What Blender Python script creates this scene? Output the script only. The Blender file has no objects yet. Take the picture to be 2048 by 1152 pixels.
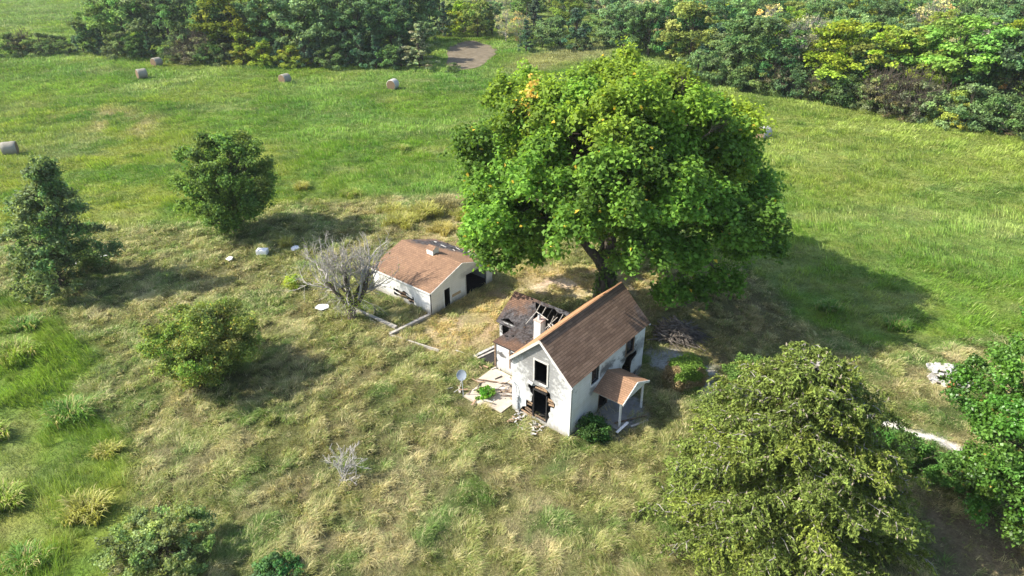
import bpy, math, random
import numpy as np
from mathutils import Vector, Matrix
from mathutils.geometry import tessellate_polygon
R = math.radians
C = bpy.context.scene.collection
scene = bpy.context.scene

# ------------------------------------------------------------------ camera, sky, sun, exposure
cam_d = bpy.data.cameras.new('camera'); cam = bpy.data.objects.new('camera', cam_d); C.objects.link(cam)
cam.location = (0, 0, 32); cam.rotation_euler = (R(90 - 29.07), 0, 0)
cam_d.sensor_width = 36; cam_d.lens = 36 * 1380 / 2048; cam_d.clip_end = 3000
scene.camera = cam
SUN_EL = 42.0
SUN_DIR = Vector((-math.cos(R(SUN_EL)) * .9987, -math.cos(R(SUN_EL)) * .05, math.sin(R(SUN_EL))))   # towards the sun
w = bpy.data.worlds.new('World'); scene.world = w; w.use_nodes = True
nt = w.node_tree; nt.nodes.clear()
sky = nt.nodes.new('ShaderNodeTexSky'); sky.sky_type = 'NISHITA'; sky.sun_disc = False
sky.sun_elevation = R(SUN_EL); sky.sun_rotation = math.atan2(SUN_DIR.x, SUN_DIR.y)
sky.dust_density = 1.5
bg = nt.nodes.new('ShaderNodeBackground'); bg.inputs['Strength'].default_value = 0.15
wo = nt.nodes.new('ShaderNodeOutputWorld')
nt.links.new(sky.outputs[0], bg.inputs['Color']); nt.links.new(bg.outputs[0], wo.inputs['Surface'])
sd = bpy.data.lights.new('sun', 'SUN'); sd.energy = 4.7; sd.angle = R(0.53); sd.color = (1.0, .945, .84)
sun = bpy.data.objects.new('sun', sd); C.objects.link(sun)
sun.rotation_euler = SUN_DIR.to_track_quat('Z', 'Y').to_euler(); sun.location = (-60, 0, 80)
scene.view_settings.view_transform = 'Standard'; scene.view_settings.look = 'None'
scene.view_settings.exposure = 1.2; scene.view_settings.gamma = 1
scene.cycles.max_bounces = 6; scene.cycles.transparent_max_bounces = 4

# ------------------------------------------------------------------ small helpers
def tag(o, label=None, cat=None, group=None, kind=None):
    if label: o['label'] = label
    if cat: o['category'] = cat
    if group: o['group'] = group
    if kind: o['kind'] = kind
    return o
def empty(name, loc, rz=0, **k):
    o = bpy.data.objects.new(name, None); C.objects.link(o); o.location = loc; o.rotation_euler = (0, 0, rz)
    o.empty_display_size = .3
    return tag(o, **k)
def link(name, me, parent=None, mat=None):
    o = bpy.data.objects.new(name, me); C.objects.link(o)
    if parent: o.parent = parent
    for m in (mat if isinstance(mat, (list, tuple)) else [mat] if mat else []): me.materials.append(m)
    return o
def copy_tree(o, parent=None):
    c = o.copy(); C.objects.link(c); c.parent = parent
    for ch in list(o.children): copy_tree(ch, c)
    return c
def mesh_np(name, V, faces, col=None, matidx=None, smooth=False, uv=None):
    """V (n,3); faces: list of int arrays (m,k); col (n,3) point colour attribute"""
    me = bpy.data.meshes.new(name)
    V = np.asarray(V, np.float32); me.vertices.add(len(V)); me.vertices.foreach_set('co', V.ravel())
    loops = np.concatenate([f.ravel() for f in faces]).astype(np.int32)
    tot = np.concatenate([np.full(len(f), f.shape[1], np.int32) for f in faces])
    st = np.concatenate([[0], np.cumsum(tot)[:-1]]).astype(np.int32)
    me.loops.add(len(loops)); me.loops.foreach_set('vertex_index', loops)
    me.polygons.add(len(tot)); me.polygons.foreach_set('loop_start', st); me.polygons.foreach_set('loop_total', tot)
    if matidx is not None: me.polygons.foreach_set('material_index', np.asarray(matidx, np.int32))
    if smooth: me.polygons.foreach_set('use_smooth', np.ones(len(tot), bool))
    me.update(calc_edges=True)
    if col is not None:
        a = me.attributes.new('col', 'FLOAT_COLOR', 'POINT')
        a.data.foreach_set('color', np.c_[np.clip(col, 0, 1), np.ones(len(V))].astype(np.float32).ravel())
    if uv is not None:
        u = me.uv_layers.new(name='UVMap'); u.data.foreach_set('uv', np.asarray(uv, np.float32)[loops].ravel())
    return me

# ---- value noise in numpy
def _h(ix, iy, s):
    n = (ix.astype(np.int64) * 374761393 + iy.astype(np.int64) * 668265263 + s * 1442695041) & 0xffffffff
    n = ((n ^ (n >> 13)) * 1274126177) & 0xffffffff
    return ((n ^ (n >> 16)) & 0xffff) / 65535.0
def vnoise(x, y, s=0):
    ix = np.floor(x); iy = np.floor(y); fx = x - ix; fy = y - iy
    fx = fx * fx * (3 - 2 * fx); fy = fy * fy * (3 - 2 * fy)
    ix = ix.astype(np.int64); iy = iy.astype(np.int64)
    a = _h(ix, iy, s); b = _h(ix + 1, iy, s); c = _h(ix, iy + 1, s); d = _h(ix + 1, iy + 1, s)
    return (a + (b - a) * fx) * (1 - fy) + (c + (d - c) * fx) * fy
def fbm(x, y, sc, s=0, o=4):
    v = 0; amp = .5; tot = 0
    for i in range(o):
        v = v + amp * vnoise(x / sc + 17.3 * i, y / sc - 9.1 * i, s + i); tot += amp; amp *= .5; sc *= .5
    return v / tot
def sstep(a, b, x):
    t = np.clip((x - a) / (b - a), 0, 1); return t * t * (3 - 2 * t)
def sdf(x, y, poly):
    """signed distance, negative inside"""
    P = np.array(poly, float); Q = np.roll(P, -1, 0); d = np.full(x.shape, 1e9); ins = np.zeros(x.shape, bool)
    for (ax, ay), (bx, by) in zip(P, Q):
        ex, ey = bx - ax, by - ay; wx, wy = x - ax, y - ay
        t = np.clip((wx * ex + wy * ey) / (ex * ex + ey * ey), 0, 1)
        d = np.minimum(d, np.hypot(wx - ex * t, wy - ey * t))
        c = (ay > y) != (by > y)
        with np.errstate(divide='ignore', invalid='ignore'):
            ins ^= c & (x < (bx - ax) * (y - ay) / (by - ay + 1e-12) + ax)
    return np.where(ins, -d, d)
def mix(a, b, t): return a + (np.asarray(b) - a) * t[:, None]

# ---- node materials
class Mat:
    def __init__(s, name, rough=.8, spec=.3):
        s.m = bpy.data.materials.new(name); s.m.use_nodes = True; s.t = s.m.node_tree
        s.b = s.t.nodes['Principled BSDF']; s.out = s.t.nodes['Material Output']
        s.b.inputs['Roughness'].default_value = rough; s.b.inputs['Specular IOR Level'].default_value = spec
    def n(s, typ, **k):
        nd = s.t.nodes.new(typ)
        for a, v in k.items(): setattr(nd, a, v)
        return nd
    def l(s, a, b): s.t.links.new(a, b)
    def coord(s, which='Object'):
        return s.n('ShaderNodeTexCoord').outputs[which]
    def val(s, sock, v):
        if hasattr(v, 'is_output') or hasattr(v, 'links'): s.l(v, sock)
        else: sock.default_value = v
    def noise(s, vec, scale, detail=4, rough=.55, dist=0.0):
        nd = s.n('ShaderNodeTexNoise'); nd.inputs['Scale'].default_value = scale; nd.inputs['Detail'].default_value = detail
        nd.inputs['Roughness'].default_value = rough; nd.inputs['Distortion'].default_value = dist
        if vec is not None: s.l(vec, nd.inputs['Vector'])
        return nd.outputs['Fac']
    def math(s, op, a, b=0.0, clamp=False):
        nd = s.n('ShaderNodeMath', operation=op, use_clamp=clamp); s.val(nd.inputs[0], a); s.val(nd.inputs[1], b); return nd.outputs[0]
    def ramp(s, fac, stops):
        nd = s.n('ShaderNodeValToRGB'); e = nd.color_ramp.elements
        while len(e) < len(stops): e.new(.5)
        for k, (p, c) in enumerate(stops):
            e[k].position = p; e[k].color = (*c, 1) if len(c) == 3 else c
        s.l(fac, nd.inputs['Fac']); return nd.outputs['Color']
    def mr(s, v, a, b, c, d):
        nd = s.n('ShaderNodeMapRange'); nd.clamp = True; s.l(v, nd.inputs['Value'])
        for k, x in zip(('From Min', 'From Max', 'To Min', 'To Max'), (a, b, c, d)): nd.inputs[k].default_value = x
        return nd.outputs[0]
    def mixc(s, fac, a, b, typ='MIX'):
        nd = s.n('ShaderNodeMix', data_type='RGBA', blend_type=typ)
        s.val(nd.inputs['Factor'], fac)
        for i, v in ((6, a), (7, b)):
            if hasattr(v, 'links'): s.l(v, nd.inputs[i])
            else: nd.inputs[i].default_value = (*v, 1) if len(v) == 3 else v
        return nd.outputs[2]
    def mapping(s, vec, scale=(1, 1, 1), rot=(0, 0, 0), loc=(0, 0, 0)):
        nd = s.n('ShaderNodeMapping'); nd.inputs['Scale'].default_value = scale; nd.inputs['Rotation'].default_value = rot
        nd.inputs['Location'].default_value = loc; s.l(vec, nd.inputs['Vector']); return nd.outputs[0]
    def bump(s, h, strength=.5, dist=.05):
        nd = s.n('ShaderNodeBump'); nd.inputs['Strength'].default_value = strength; nd.inputs['Distance'].default_value = dist
        s.l(h, nd.inputs['Height']); s.l(nd.outputs[0], s.b.inputs['Normal'])
    def base(s, c):
        if hasattr(c, 'links'): s.l(c, s.b.inputs['Base Color'])
        else: s.b.inputs['Base Color'].default_value = (*c, 1)
        return s.m
def attr(M, name='col'):
    nd = M.n('ShaderNodeAttribute'); nd.attribute_name = name; return nd.outputs['Color']

def leaf_mat(name, trans=.35, rough=.5, spec=.3, vary=(.04, .25, .3), tint=(1.25, 1.15, .7), gain=1.0):
    M = Mat(name, rough, spec); c = attr(M)
    oi = M.n('ShaderNodeObjectInfo'); hs = M.n('ShaderNodeHueSaturation')
    rnd = oi.outputs['Random']
    M.l(M.mr(rnd, 0, 1, .5 - vary[0], .5 + vary[0]), hs.inputs['Hue'])
    r2 = M.math('FRACT', M.math('MULTIPLY', rnd, 7.31)); r3 = M.math('FRACT', M.math('MULTIPLY', rnd, 13.7))
    M.l(M.mr(r2, 0, 1, 1 - vary[1], 1 + vary[1] * .3), hs.inputs['Saturation'])
    M.l(M.mr(r3, 0, 1, (1 - vary[2]) * gain, (1 + vary[2]) * gain), hs.inputs['Value'])
    M.l(c, hs.inputs['Color']); c = hs.outputs[0]
    M.base(c)
    tr = M.n('ShaderNodeBsdfTranslucent'); M.l(M.mixc(1.0, c, tint, 'MULTIPLY'), tr.inputs['Color'])
    mx = M.n('ShaderNodeMixShader'); mx.inputs[0].default_value = trans
    M.l(M.b.outputs[0], mx.inputs[1]); M.l(tr.outputs[0], mx.inputs[2]); M.l(mx.outputs[0], M.out.inputs['Surface'])
    return M.m
def bark_mat(name, a, b, sc=6):
    M = Mat(name, .9, .15); v = M.coord(); n = M.noise(M.mapping(v, (1, 1, .25)), sc, 6)
    M.base(M.ramp(n, [(.3, a), (.7, b)])); M.bump(n, .7, .04); return M.m

M_leaf = leaf_mat('foliage', .48, .6, .2, vary=(0, 0, 0), gain=2.0)
M_leaf_gloss = leaf_mat('glossy_foliage', .36, .42, .4, vary=(0, 0, 0), gain=1.3)
M_needle = leaf_mat('needles', .22, .7, .15, vary=(0, 0, 0), gain=1.4)
M_wood_leaf = leaf_mat('woodland_foliage', .4, .8, .08, vary=(.016, .18, .22), gain=2.65, tint=(1.2, 1.15, .7))
M_grass = leaf_mat('grass_blades', .35, .6, .25, vary=(0, 0, 0), tint=(1.15, 1.1, .8), gain=1.4)
M_bark = bark_mat('bark', (.035, .028, .02), (.12, .1, .075))
M_greybark = bark_mat('dead_bark', (.16, .145, .125), (.36, .335, .3), 9)
M_twig = bark_mat('pale_dead_twigs', (.24, .22, .19), (.46, .43, .39), 12)

# ------------------------------------------------------------------ ground colours
YARD = [(-18.7,21.0),(-21.1,25.2),(-26.3,35.2),(-33.3,45.7),(-44.1,54.4),(-59.7,59.2),(-67.8,69.6),(-56.0,68.6),(-46.1,71.7),(-34.6,72.7),(-26.3,80.0),(-7.9,82.5),(16.5,76.8),(22.8,61.3),(25.4,51.8),(30.2,47.8),(43.0,48.6),(60.0,47.8),(60,2),(-18.7,2)]  # zone outlines projected from image pixels onto flat ground
GOLD1 = [(-12.4,69.6),(-9.5,73.8),(-3.6,71.7),(-0.8,68.3),(-3.3,64.7),(-7.9,68.3)]
GOLD2 = [(-10.3,48.6),(-6.5,53.5),(-1.2,59.2),(-0.2,63.5),(11.6,63.5),(14.9,59.2),(12.2,51.8),(1.7,55.3),(-2.6,47.1),(-5.8,45.7)]
DIRT = [(1.2,57.7),(3.6,60.6),(6.5,59.2),(8.2,55.8),(4.0,54.9)]
ASH = [(10.4,44.6),(10.9,46.9),(12.9,46.9),(16.2,45.0),(15.9,41.1),(13.9,40.5),(14.6,43.6),(13.0,44.3)]
BARE = [(24.9,31.2),(29.0,30.2),(31,22),(21.7,22.8)]
PORCHD = [(6.2,41.0),(9.5,40.8),(10.3,37.7),(7.5,36.4),(5.6,36.9)]
TAN = [(-77.7,117.9),(-73.4,126.1),(-59.8,116.3),(-57.6,108.2),(-67.0,109.6)]
DRYTOP = [(-1.7,171.0),(24.2,199.4),(25.0,174.2),(8.3,154.2),(-3.6,151.7)]
RUSTY = [(11.5,52.8),(14.3,58.0),(22.6,58.2),(27.5,50.1),(18.7,44.3),(14.7,46.3)]
TRACKB = [(24.8,38.6),(30.6,34.6),(31.2,35.4),(25.4,39.4)]
HOUSE = dict(o=(3.9, 36.37), a=R(50.75)); GAR = dict(o=(-7.11, 52.59), a=R(140.9))
def to_local(x, y, F):
    dx = x - F['o'][0]; dy = y - F['o'][1]; c, s = math.cos(F['a']), math.sin(F['a'])
    return dx * c + dy * s, -dx * s + dy * c
def boxd(x, y, F, x0, x1, y0, y1):
    u, v = to_local(x, y, F)
    return np.maximum(np.maximum(x0 - u, u - x1), np.maximum(y0 - v, v - y1))
def bldg_dist(x, y):
    return np.minimum(np.minimum(boxd(x, y, HOUSE, 0, 9.7, 0, 5), boxd(x, y, HOUSE, 3, 10.7, 5, 11.4)), boxd(x, y, GAR, 0, 7.7, -8.2, 0))
SLAB = (-1.2, 3.0, 5.1, 9.6)    # concrete yard in house coordinates (x0,x1,y0,y1)
CURBS = [((-10.35, 49.2), (-7.3, 52.4), .55), ((-14.4, 53.6), (-10.0, 50.4), .5), ((-10.2, 49.1), (-6.0, 46.9), .22)]
def curb_near(x, y):
    m = np.zeros(x.shape, bool)
    for (ax, ay), (bx, by), r in CURBS:
        t = np.clip(((x - ax) * (bx - ax) + (y - ay) * (by - ay)) / ((bx - ax) ** 2 + (by - ay) ** 2), 0, 1); m |= np.hypot(x - ax - t * (bx - ax), y - ay - t * (by - ay)) < r
    return m
def zones(x, y):
    wx = x + 5 * (fbm(x, y, 7, 11) - .5); wy = y + 5 * (fbm(x, y, 7, 12) - .5)
    hx = x + 2.2 * (fbm(x, y, 2.5, 13) - .5); hy = y + 2.2 * (fbm(x, y, 2.5, 14) - .5)
    z = {}
    z['yard'] = 1 - sstep(-1.0, 1.2, sdf(wx, wy, YARD))
    z['gold'] = np.maximum(1 - sstep(-2, 1.2, sdf(wx, wy, GOLD1)), .85 * (1 - sstep(-2, 1.5, sdf(wx, wy, GOLD2))))
    z['dirt'] = np.maximum((1 - sstep(-1.2, .8, sdf(hx, hy, DIRT))) * sstep(.33, .48, fbm(x, y, 1.3, 15)), .5*(1 - sstep(-3, 0, sdf(hx, hy, GOLD2))) * sstep(.52, .64, fbm(x, y, 1.6, 16)))
    z['ash'] = 1 - sstep(-.5, .5, sdf(hx, hy, ASH))
    z['bare'] = 1 - sstep(-1.5, 1.0, sdf(hx, hy, BARE))
    z['porch'] = 1 - sstep(-.4, .4, sdf(hx, hy, PORCHD))
    z['tan'] = (1 - sstep(-4, 4, sdf(wx, wy, TAN))) * sstep(.30, .52, fbm(x, y * .6, 5, 17))
    z['drytop'] = 1 - sstep(-6, 3, sdf(wx, wy, DRYTOP))
    z['rusty'] = 1 - sstep(-2, 2, sdf(wx, wy, RUSTY))
    z['pond'] = 1 - sstep(-.6, .3, np.hypot((x + 10.4) / 6.3, (y - 175.5) / 19) * 6.3 - 6.3)
    z['track'] = 1 - sstep(-.2, .25, sdf(x + .5 * (fbm(x, y, 1.5, 21) - .5), y + .5 * (fbm(x, y, 1.5, 22) - .5), TRACKB))
    return z
def ground_col(x, y, z=None):
    """colour of what grows or lies at x, y"""
    z = z or zones(x, y); n = len(x)
    c = np.tile(np.array([.118, .205, .024]), (n, 1))
    a = fbm(x, y * .75, 22, 1); c = mix(c, (.19, .235, .034), sstep(.44, .68, a))
    b = fbm(x * .7, y, 9, 2); c = mix(c, (.078, .165, .020), sstep(.52, .72, b) * .85)
    d = fbm(x * .45, y, 5, 3, 5); c = mix(c, (.25, .255, .10), sstep(.58, .74, d) * .5)
    f = fbm(x * .6, y, 2.2, 4, 3); c = mix(c, (.075, .135, .022), sstep(.56, .70, f) * .7)
    far = sstep(90, 150, y); c = mix(c, (.16, .24, .055), far * .45 * (1-sstep(.4,.6,b)))
    rt = sstep(15, 50, x) * sstep(50, 75, y); c = mix(c, (.195, .255, .06), rt * .55 * (1 - sstep(.56, .7, f) * .7))
    up = sstep(205, 225, y) ; c = mix(c, (.155, .205, .055), up * .4)
    c = mix(c, (.31, .25, .125), z['tan'] * .75)
    c = mix(c, (.27, .25, .12), z['drytop'] * .75)
    # rough yard
    yc = np.tile(np.array([.200, .208, .066]), (n, 1))
    e = fbm(x, y, 2.3, 5, 5); yc = mix(yc, (.34, .295, .155), sstep(.44, .70, e) * .85)
    g = fbm(x, y, 2.4, 6, 5); yc = mix(yc, (.095, .158, .034), sstep(.45, .68, g) * .9)
    h = fbm(x, y, 6.0, 7, 4); yc = mix(yc, (.22, .17, .085), sstep(.57, .75, h) * .45)
    gb = sstep(-8, -26, x) * .35; yc = mix(yc, (.165, .19, .06), gb)
    yc = mix(yc, (.42, .315, .135), z['gold'] * .85 * (.45 + .55 * sstep(.38, .55, fbm(x, y, 2.5, 19))))
    yc = mix(yc, (.26, .20, .095), z['rusty'] * .5)
    c = c + (yc - c) * z['yard'][:, None]
    return c

# ------------------------------------------------------------------ the ground: one sheet out past the horizon woods
def axis(a, fine0, fine1, b, st):
    f = np.arange(fine0, fine1 + .01, st); lo = fine0 - np.cumsum(st * 1.14 ** np.arange(1, 60)); hi = fine1 + np.cumsum(st * 1.14 ** np.arange(1, 60))
    lo = lo[lo > a]; hi = hi[hi < b]; return np.concatenate([[a], lo[::-1], f, hi, [b]])
def relief(x, y):
    """small unevenness of the soil, flat near the buildings and the far edge"""
    k = sstep(.5, 4, bldg_dist(x, y)) * (1 - sstep(150, 260, y))
    rough = 1 - sstep(-3, 2, sdf(x, y, YARD))
    k = k * sstep(1.0, 1.25, np.hypot((x + 10.4) / 6.6, (y - 175.5) / 20))
    return k * ((fbm(x, y, 9, 31, 3) - .5) * .22 + (fbm(x, y, 1.7, 32, 2) - .5) * (.12 + .34 * rough))
gx = axis(-900, -62, 62, 900, .45); gy = axis(-200, 16, 120, 1500, .45)
X, Y = np.meshgrid(gx, gy); x = X.ravel(); y = Y.ravel(); nx, ny = len(gx), len(gy)
zn = zones(x, y); gc = ground_col(x, y, zn)
bare_soil = np.tile(np.array([.30, .235, .16]), (len(x), 1))
gc = mix(gc, (.085, .08, .035), .2 + .4 * zn['yard'] * (1 - zn['gold']))          # thatch and soil, with the shade of gaps between blades painted in
gc = mix(gc, (.42, .33, .18), zn['gold'] * .7)
gc = gc + (bare_soil * 1.75 - gc) * (zn['dirt'] * .95)[:, None]
gc = mix(gc, (.43, .41, .38), zn['ash'] * .9); gc = mix(gc, (.33, .32, .30), zn['porch'] * .8)
gc = mix(gc, (.17, .135, .085), zn['bare'] * .8)
gc = mix(gc, (.60, .56, .50), zn['track'] * .9)
idx = (np.arange(ny - 1)[:, None] * nx + np.arange(nx - 1)[None]).ravel()
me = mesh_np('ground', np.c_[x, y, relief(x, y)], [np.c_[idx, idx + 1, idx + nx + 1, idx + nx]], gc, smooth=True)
G = Mat('ground_soil_and_turf', .95, .1); v = G.coord()
n1 = G.noise(v, .9, 6, .65, .6); n2 = G.noise(v, 5.5, 5, .7); n3 = G.noise(G.mapping(v, (1, .55, 1), (0, 0, .5)), .23, 5, .6, 1.2)
m = G.math('MULTIPLY', G.mr(n1, .3, .7, .72, 1.28), G.mr(n2, .3, .7, .62, 1.38)); m = G.math('MULTIPLY', m, G.mr(n3, .35, .65, .84, 1.16))
hsv = G.n('ShaderNodeHueSaturation'); G.l(attr(G), hsv.inputs['Color']); G.l(m, hsv.inputs['Value'])
G.l(G.mr(G.noise(v, .35, 4), .3, .7, .475, .52), hsv.inputs['Hue'])
G.base(hsv.outputs[0]); G.bump(G.math('ADD', n1, n2), .9, .25)
ground = link('ground', me, None, G.m); tag(ground, 'uneven green hay field and dry overgrown yard', 'ground', kind='structure')

# ------------------------------------------------------------------ grass blades
def blades(name, px, py, h, wd, nb, leanang, leanamt, col, rng, spread, kind_label, cat):
    n = len(px); k = n * nb
    bx = np.repeat(px, nb) + rng.normal(0, 1, k) * np.repeat(spread, nb); by = np.repeat(py, nb) + rng.normal(0, 1, k) * np.repeat(spread, nb)
    bz = relief(bx, by) - .03
    hh = np.repeat(h, nb) * rng.uniform(.55, 1.25, k); ww = np.repeat(wd, nb) * rng.uniform(.6, 1.3, k)
    la = np.repeat(leanang, nb) + rng.normal(0, .75, k); lm = np.repeat(leanamt, nb) * rng.uniform(.5, 1.4, k)
    dx, dy = np.cos(la), np.sin(la); fa = rng.uniform(0, 6.283, k); sx, sy = np.cos(fa) * ww / 2, np.sin(fa) * ww / 2
    V = np.empty((k, 5, 3), np.float32); z1 = hh * .62 / np.sqrt(1 + (lm * .6) ** 2); r1 = hh * .42 * lm
    z2 = z1 + hh * .45 * np.clip(1 - lm * .85, -.25, 1); r2 = r1 + hh * .45 * lm
    V[:, 0] = np.c_[bx - sx, by - sy, bz]; V[:, 1] = np.c_[bx + sx, by + sy, bz]
    V[:, 2] = np.c_[bx + dx * r1 + sx * .8, by + dy * r1 + sy * .8, bz + z1]; V[:, 3] = np.c_[bx + dx * r1 - sx * .8, by + dy * r1 - sy * .8, bz + z1]
    V[:, 4] = np.c_[bx + dx * r2, by + dy * r2, np.maximum(bz + z2, bz + .03)]
    c = np.repeat(col, nb, 0) * rng.uniform(.72, 1.28, (k, 1)); cc = np.repeat(c, 5, 0)
    b = np.arange(k)[:, None] * 5
    me = mesh_np(name, V.reshape(-1, 3), [b + np.array([[0, 1, 2, 3]]), b + np.array([[3, 2, 4]])], cc)
    return tag(link(name, me, None, M_grass), kind_label, cat, kind='stuff')
def in_view(x, y, m=1.03): return (y > 19) & (np.abs(x) < (.742 * (y * .874 + 15.55)) * m)
rng = np.random.default_rng(3)
def scatter(n, x0, x1, y0, y1, bias=1.0):
    return rng.uniform(x0, x1, n), y0 + (y1 - y0) * rng.random(n) ** bias
def clear(x, y):
    d = bldg_dist(x, y); u, vv = to_local(x, y, HOUSE)
    s = np.maximum(np.maximum(SLAB[0] - u, u - SLAB[1]), np.maximum(SLAB[2] - vv, vv - SLAB[3]))
    return ~curb_near(x, y) & (d > .06) & ((s > 0) | (fbm(x, y, 1.2, 41) > .62))
# rough, matted yard grass
px, py = scatter(640000, -68, 48, 19, 84, 1.3)
k = in_view(px, py); px, py = px[k], py[k]; z = zones(px, py)
k = (rng.random(len(px)) < z['yard']) & clear(px, py) & (rng.random(len(px)) > np.maximum.reduce([z['dirt'] * .93, z['ash'] * .97, z['porch'] * .93, z['bare'] * .9, z['track'], z['gold'] * .35]))
k &= rng.random(len(px)) < np.clip(1.25 - (py - 20) / 95, .35, 1)
px, py = px[k], py[k]; z = {a: b[k] for a, b in z.items()}
mat_ = fbm(px, py, 2.4, 51, 3); tall = sstep(.40, .68, fbm(px, py, .75, 52, 3))
ang = 6.283 * 1.6 * fbm(px, py, 1.7, 53, 3) + .8
h = (.12 + .46 * tall) * (1 - .4 * z['gold']) * (1 - .3 * z['rusty']); near = np.clip(py / 32, .8, 2.2)
col = ground_col(px, py, z); t = rng.random((len(px), 1)); pale = sstep(.45, .65, fbm(px, py, .33, 54, 2))[:, None]
col = np.where(t < .08 + .26 * pale, col * .3 + np.array([.46, .40, .22]) * .7, np.where(t > .84, col * .4 + np.array([.10, .19, .035]) * .6, col)) * (.55 + .38 * tall[:, None] + .40 * rng.random((len(px), 1)))
nearb = bldg_dist(px, py); h = np.where((nearb < .7), h * 1.2, h)
blades('yard_grass', px, py, h, .026 * near, 6, ang, .5 + .8 * mat_ + .3 * tall, col, rng, .085 * near, 'tangled dry and green grass of the overgrown yard', 'grass')
print('yard tufts', len(px))
# mown hay field, finer and greener, coarser with distance
px, py = scatter(620000, -150, 150, 19, 215, 1.45); fx, fy = scatter(60000, -225, -85, 200, 310, 1.0); px = np.r_[px, fx]; py = np.r_[py, fy]
k = in_view(px, py); px, py = px[k], py[k]; z = zones(px, py); yd = z['yard']
k = (rng.random(len(px)) > yd) & (rng.random(len(px)) > z['tan'] * .55) & (z['pond'] < .5); px, py = px[k], py[k]; z = {a: b[k] for a, b in z.items()}
dist = np.hypot(px, py); cl = sstep(.42, .70, fbm(px, py, 1.9, 61, 4)); near = np.clip(dist / 45, .8, 5.5)
col = ground_col(px, py, z); col = col * (.80 + .45 * cl[:, None]) * rng.uniform(.8, 1.2, (len(px), 1)); t = rng.random((len(px), 1)); col = np.where(t < .10, col * .5 + np.array([.36, .34, .16]) * .5, col)
lush = (px < -22) & (py < 56) & (z['yard'] < .3); lw = np.where(lush, sstep(.50, .66, fbm(px, py, 2.6, 63, 3)), 0); col = mix(col, (.165, .25, .03), lw * .5) * (1 - .25 * np.where(lush, 1 - lw, 0))[:, None]; cl = cl + 2.0 * lw
blades('field_grass', px, py, (.13 + .34 * cl) * np.clip(near, 1, 1.6), .031 * near, 5, 6.283 * fbm(px, py, 14, 62, 2), .45 + .3 * rng.random(len(px)), col, rng, .12 * near, 'bright green regrown grass of the hay field', 'grass')
print('field tufts', len(px))

# ------------------------------------------------------------------ trees: leaves, limbs
def unit(v): return v / (np.linalg.norm(v, axis=-1, keepdims=True) + 1e-9)
def leaf_cards(cen, nrm, L, W, rng, fold=.18, axis=None):
    n = len(cen); t = rng.normal(size=(n, 3)) if axis is None else axis
    t = unit(t - nrm * (t * nrm).sum(1, keepdims=True)); b = np.cross(nrm, t)
    L = np.broadcast_to(L, n)[:, None] * rng.uniform(.7, 1.25, (n, 1)); W = np.broadcast_to(W, n)[:, None] * rng.uniform(.7, 1.25, (n, 1))
    V = np.empty((n, 4, 3), np.float32); V[:, 0] = cen - t * L * .5; V[:, 2] = cen + t * L * .5 - nrm * L * .12
    V[:, 1] = cen + b * W * .5 + nrm * W * fold; V[:, 3] = cen - b * W * .5 + nrm * W * fold
    return V.reshape(-1, 3), np.arange(n * 4).reshape(n, 4)
def bright(k, sub, rng): return rng.normal(1, .12 if sub else 0, (k, 1)).clip(.6, 1.5)
def clump_leaves(cl, nleaf, L, W, rng, cols, up=.45, rnd=.6, vert=.8, sag=0., inner=.25, ragged=.16, sub=0, sr=(.36, .62)):
    """cl (k,4) centre+radius; leaves on and inside uneven blobs, denser on the outer upper side"""
    par = np.arange(len(cl))
    if sub:
        m = len(cl); par = np.repeat(par, sub); d = unit(rng.normal(size=(m * sub, 3))); d[:, 2] = np.where(d[:, 2] < -.2, -d[:, 2] * .6, d[:, 2]); q = cl[par]
        off = q[:, 3:4] * rng.uniform(.45, .95, (m * sub, 1)); c3 = q[:, :3] + d * off * np.array([1, 1, vert]); c3[:, 2] -= sag * .8 * q[:, 3] * np.hypot(d[:, 0], d[:, 1]) ** 2
        cl = np.c_[c3, q[:, 3] * rng.uniform(*sr, m * sub)]; nleaf = nleaf / sub; inner = .5
    k = len(cl); rel = (cl[:, 3] / cl[:, 3].mean()) ** 2; cnt = np.maximum((nleaf * rel / rel.mean()).astype(int), 4); idx = np.repeat(np.arange(k), cnt); n = len(idx)
    d = unit(rng.normal(size=(n, 3))); d[:, 2] = np.where((d[:, 2] < -.25) & (rng.random(n) < .6), -d[:, 2], d[:, 2]); d = unit(d)
    ph = np.arange(k)[idx] * 1.7
    lump = 1 + ragged * (np.sin(d[:, 0] * 4.3 + ph) + np.sin(d[:, 1] * 5.1 + ph * 2.1) + np.sin(d[:, 2] * 4.7 - ph))
    r = cl[idx, 3] * lump * np.where(rng.random(n) < inner, rng.uniform(.25, .8, n), rng.normal(.95, .10, n))
    p = cl[idx, :3] + d * r[:, None] * np.array([1, 1, vert]); p[:, 2] -= sag * (np.hypot(d[:, 0], d[:, 1]) ** 2) * cl[idx, 3]
    nr = unit(d * .55 + np.array([0, 0, up]) + rng.normal(size=(n, 3)) * rnd)
    V, F = leaf_cards(p, nr, L, W, rng)
    c = cols(p, par[idx], n) * bright(k, sub, rng)[idx]; return V, F, np.repeat(c, 4, 0)
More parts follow.
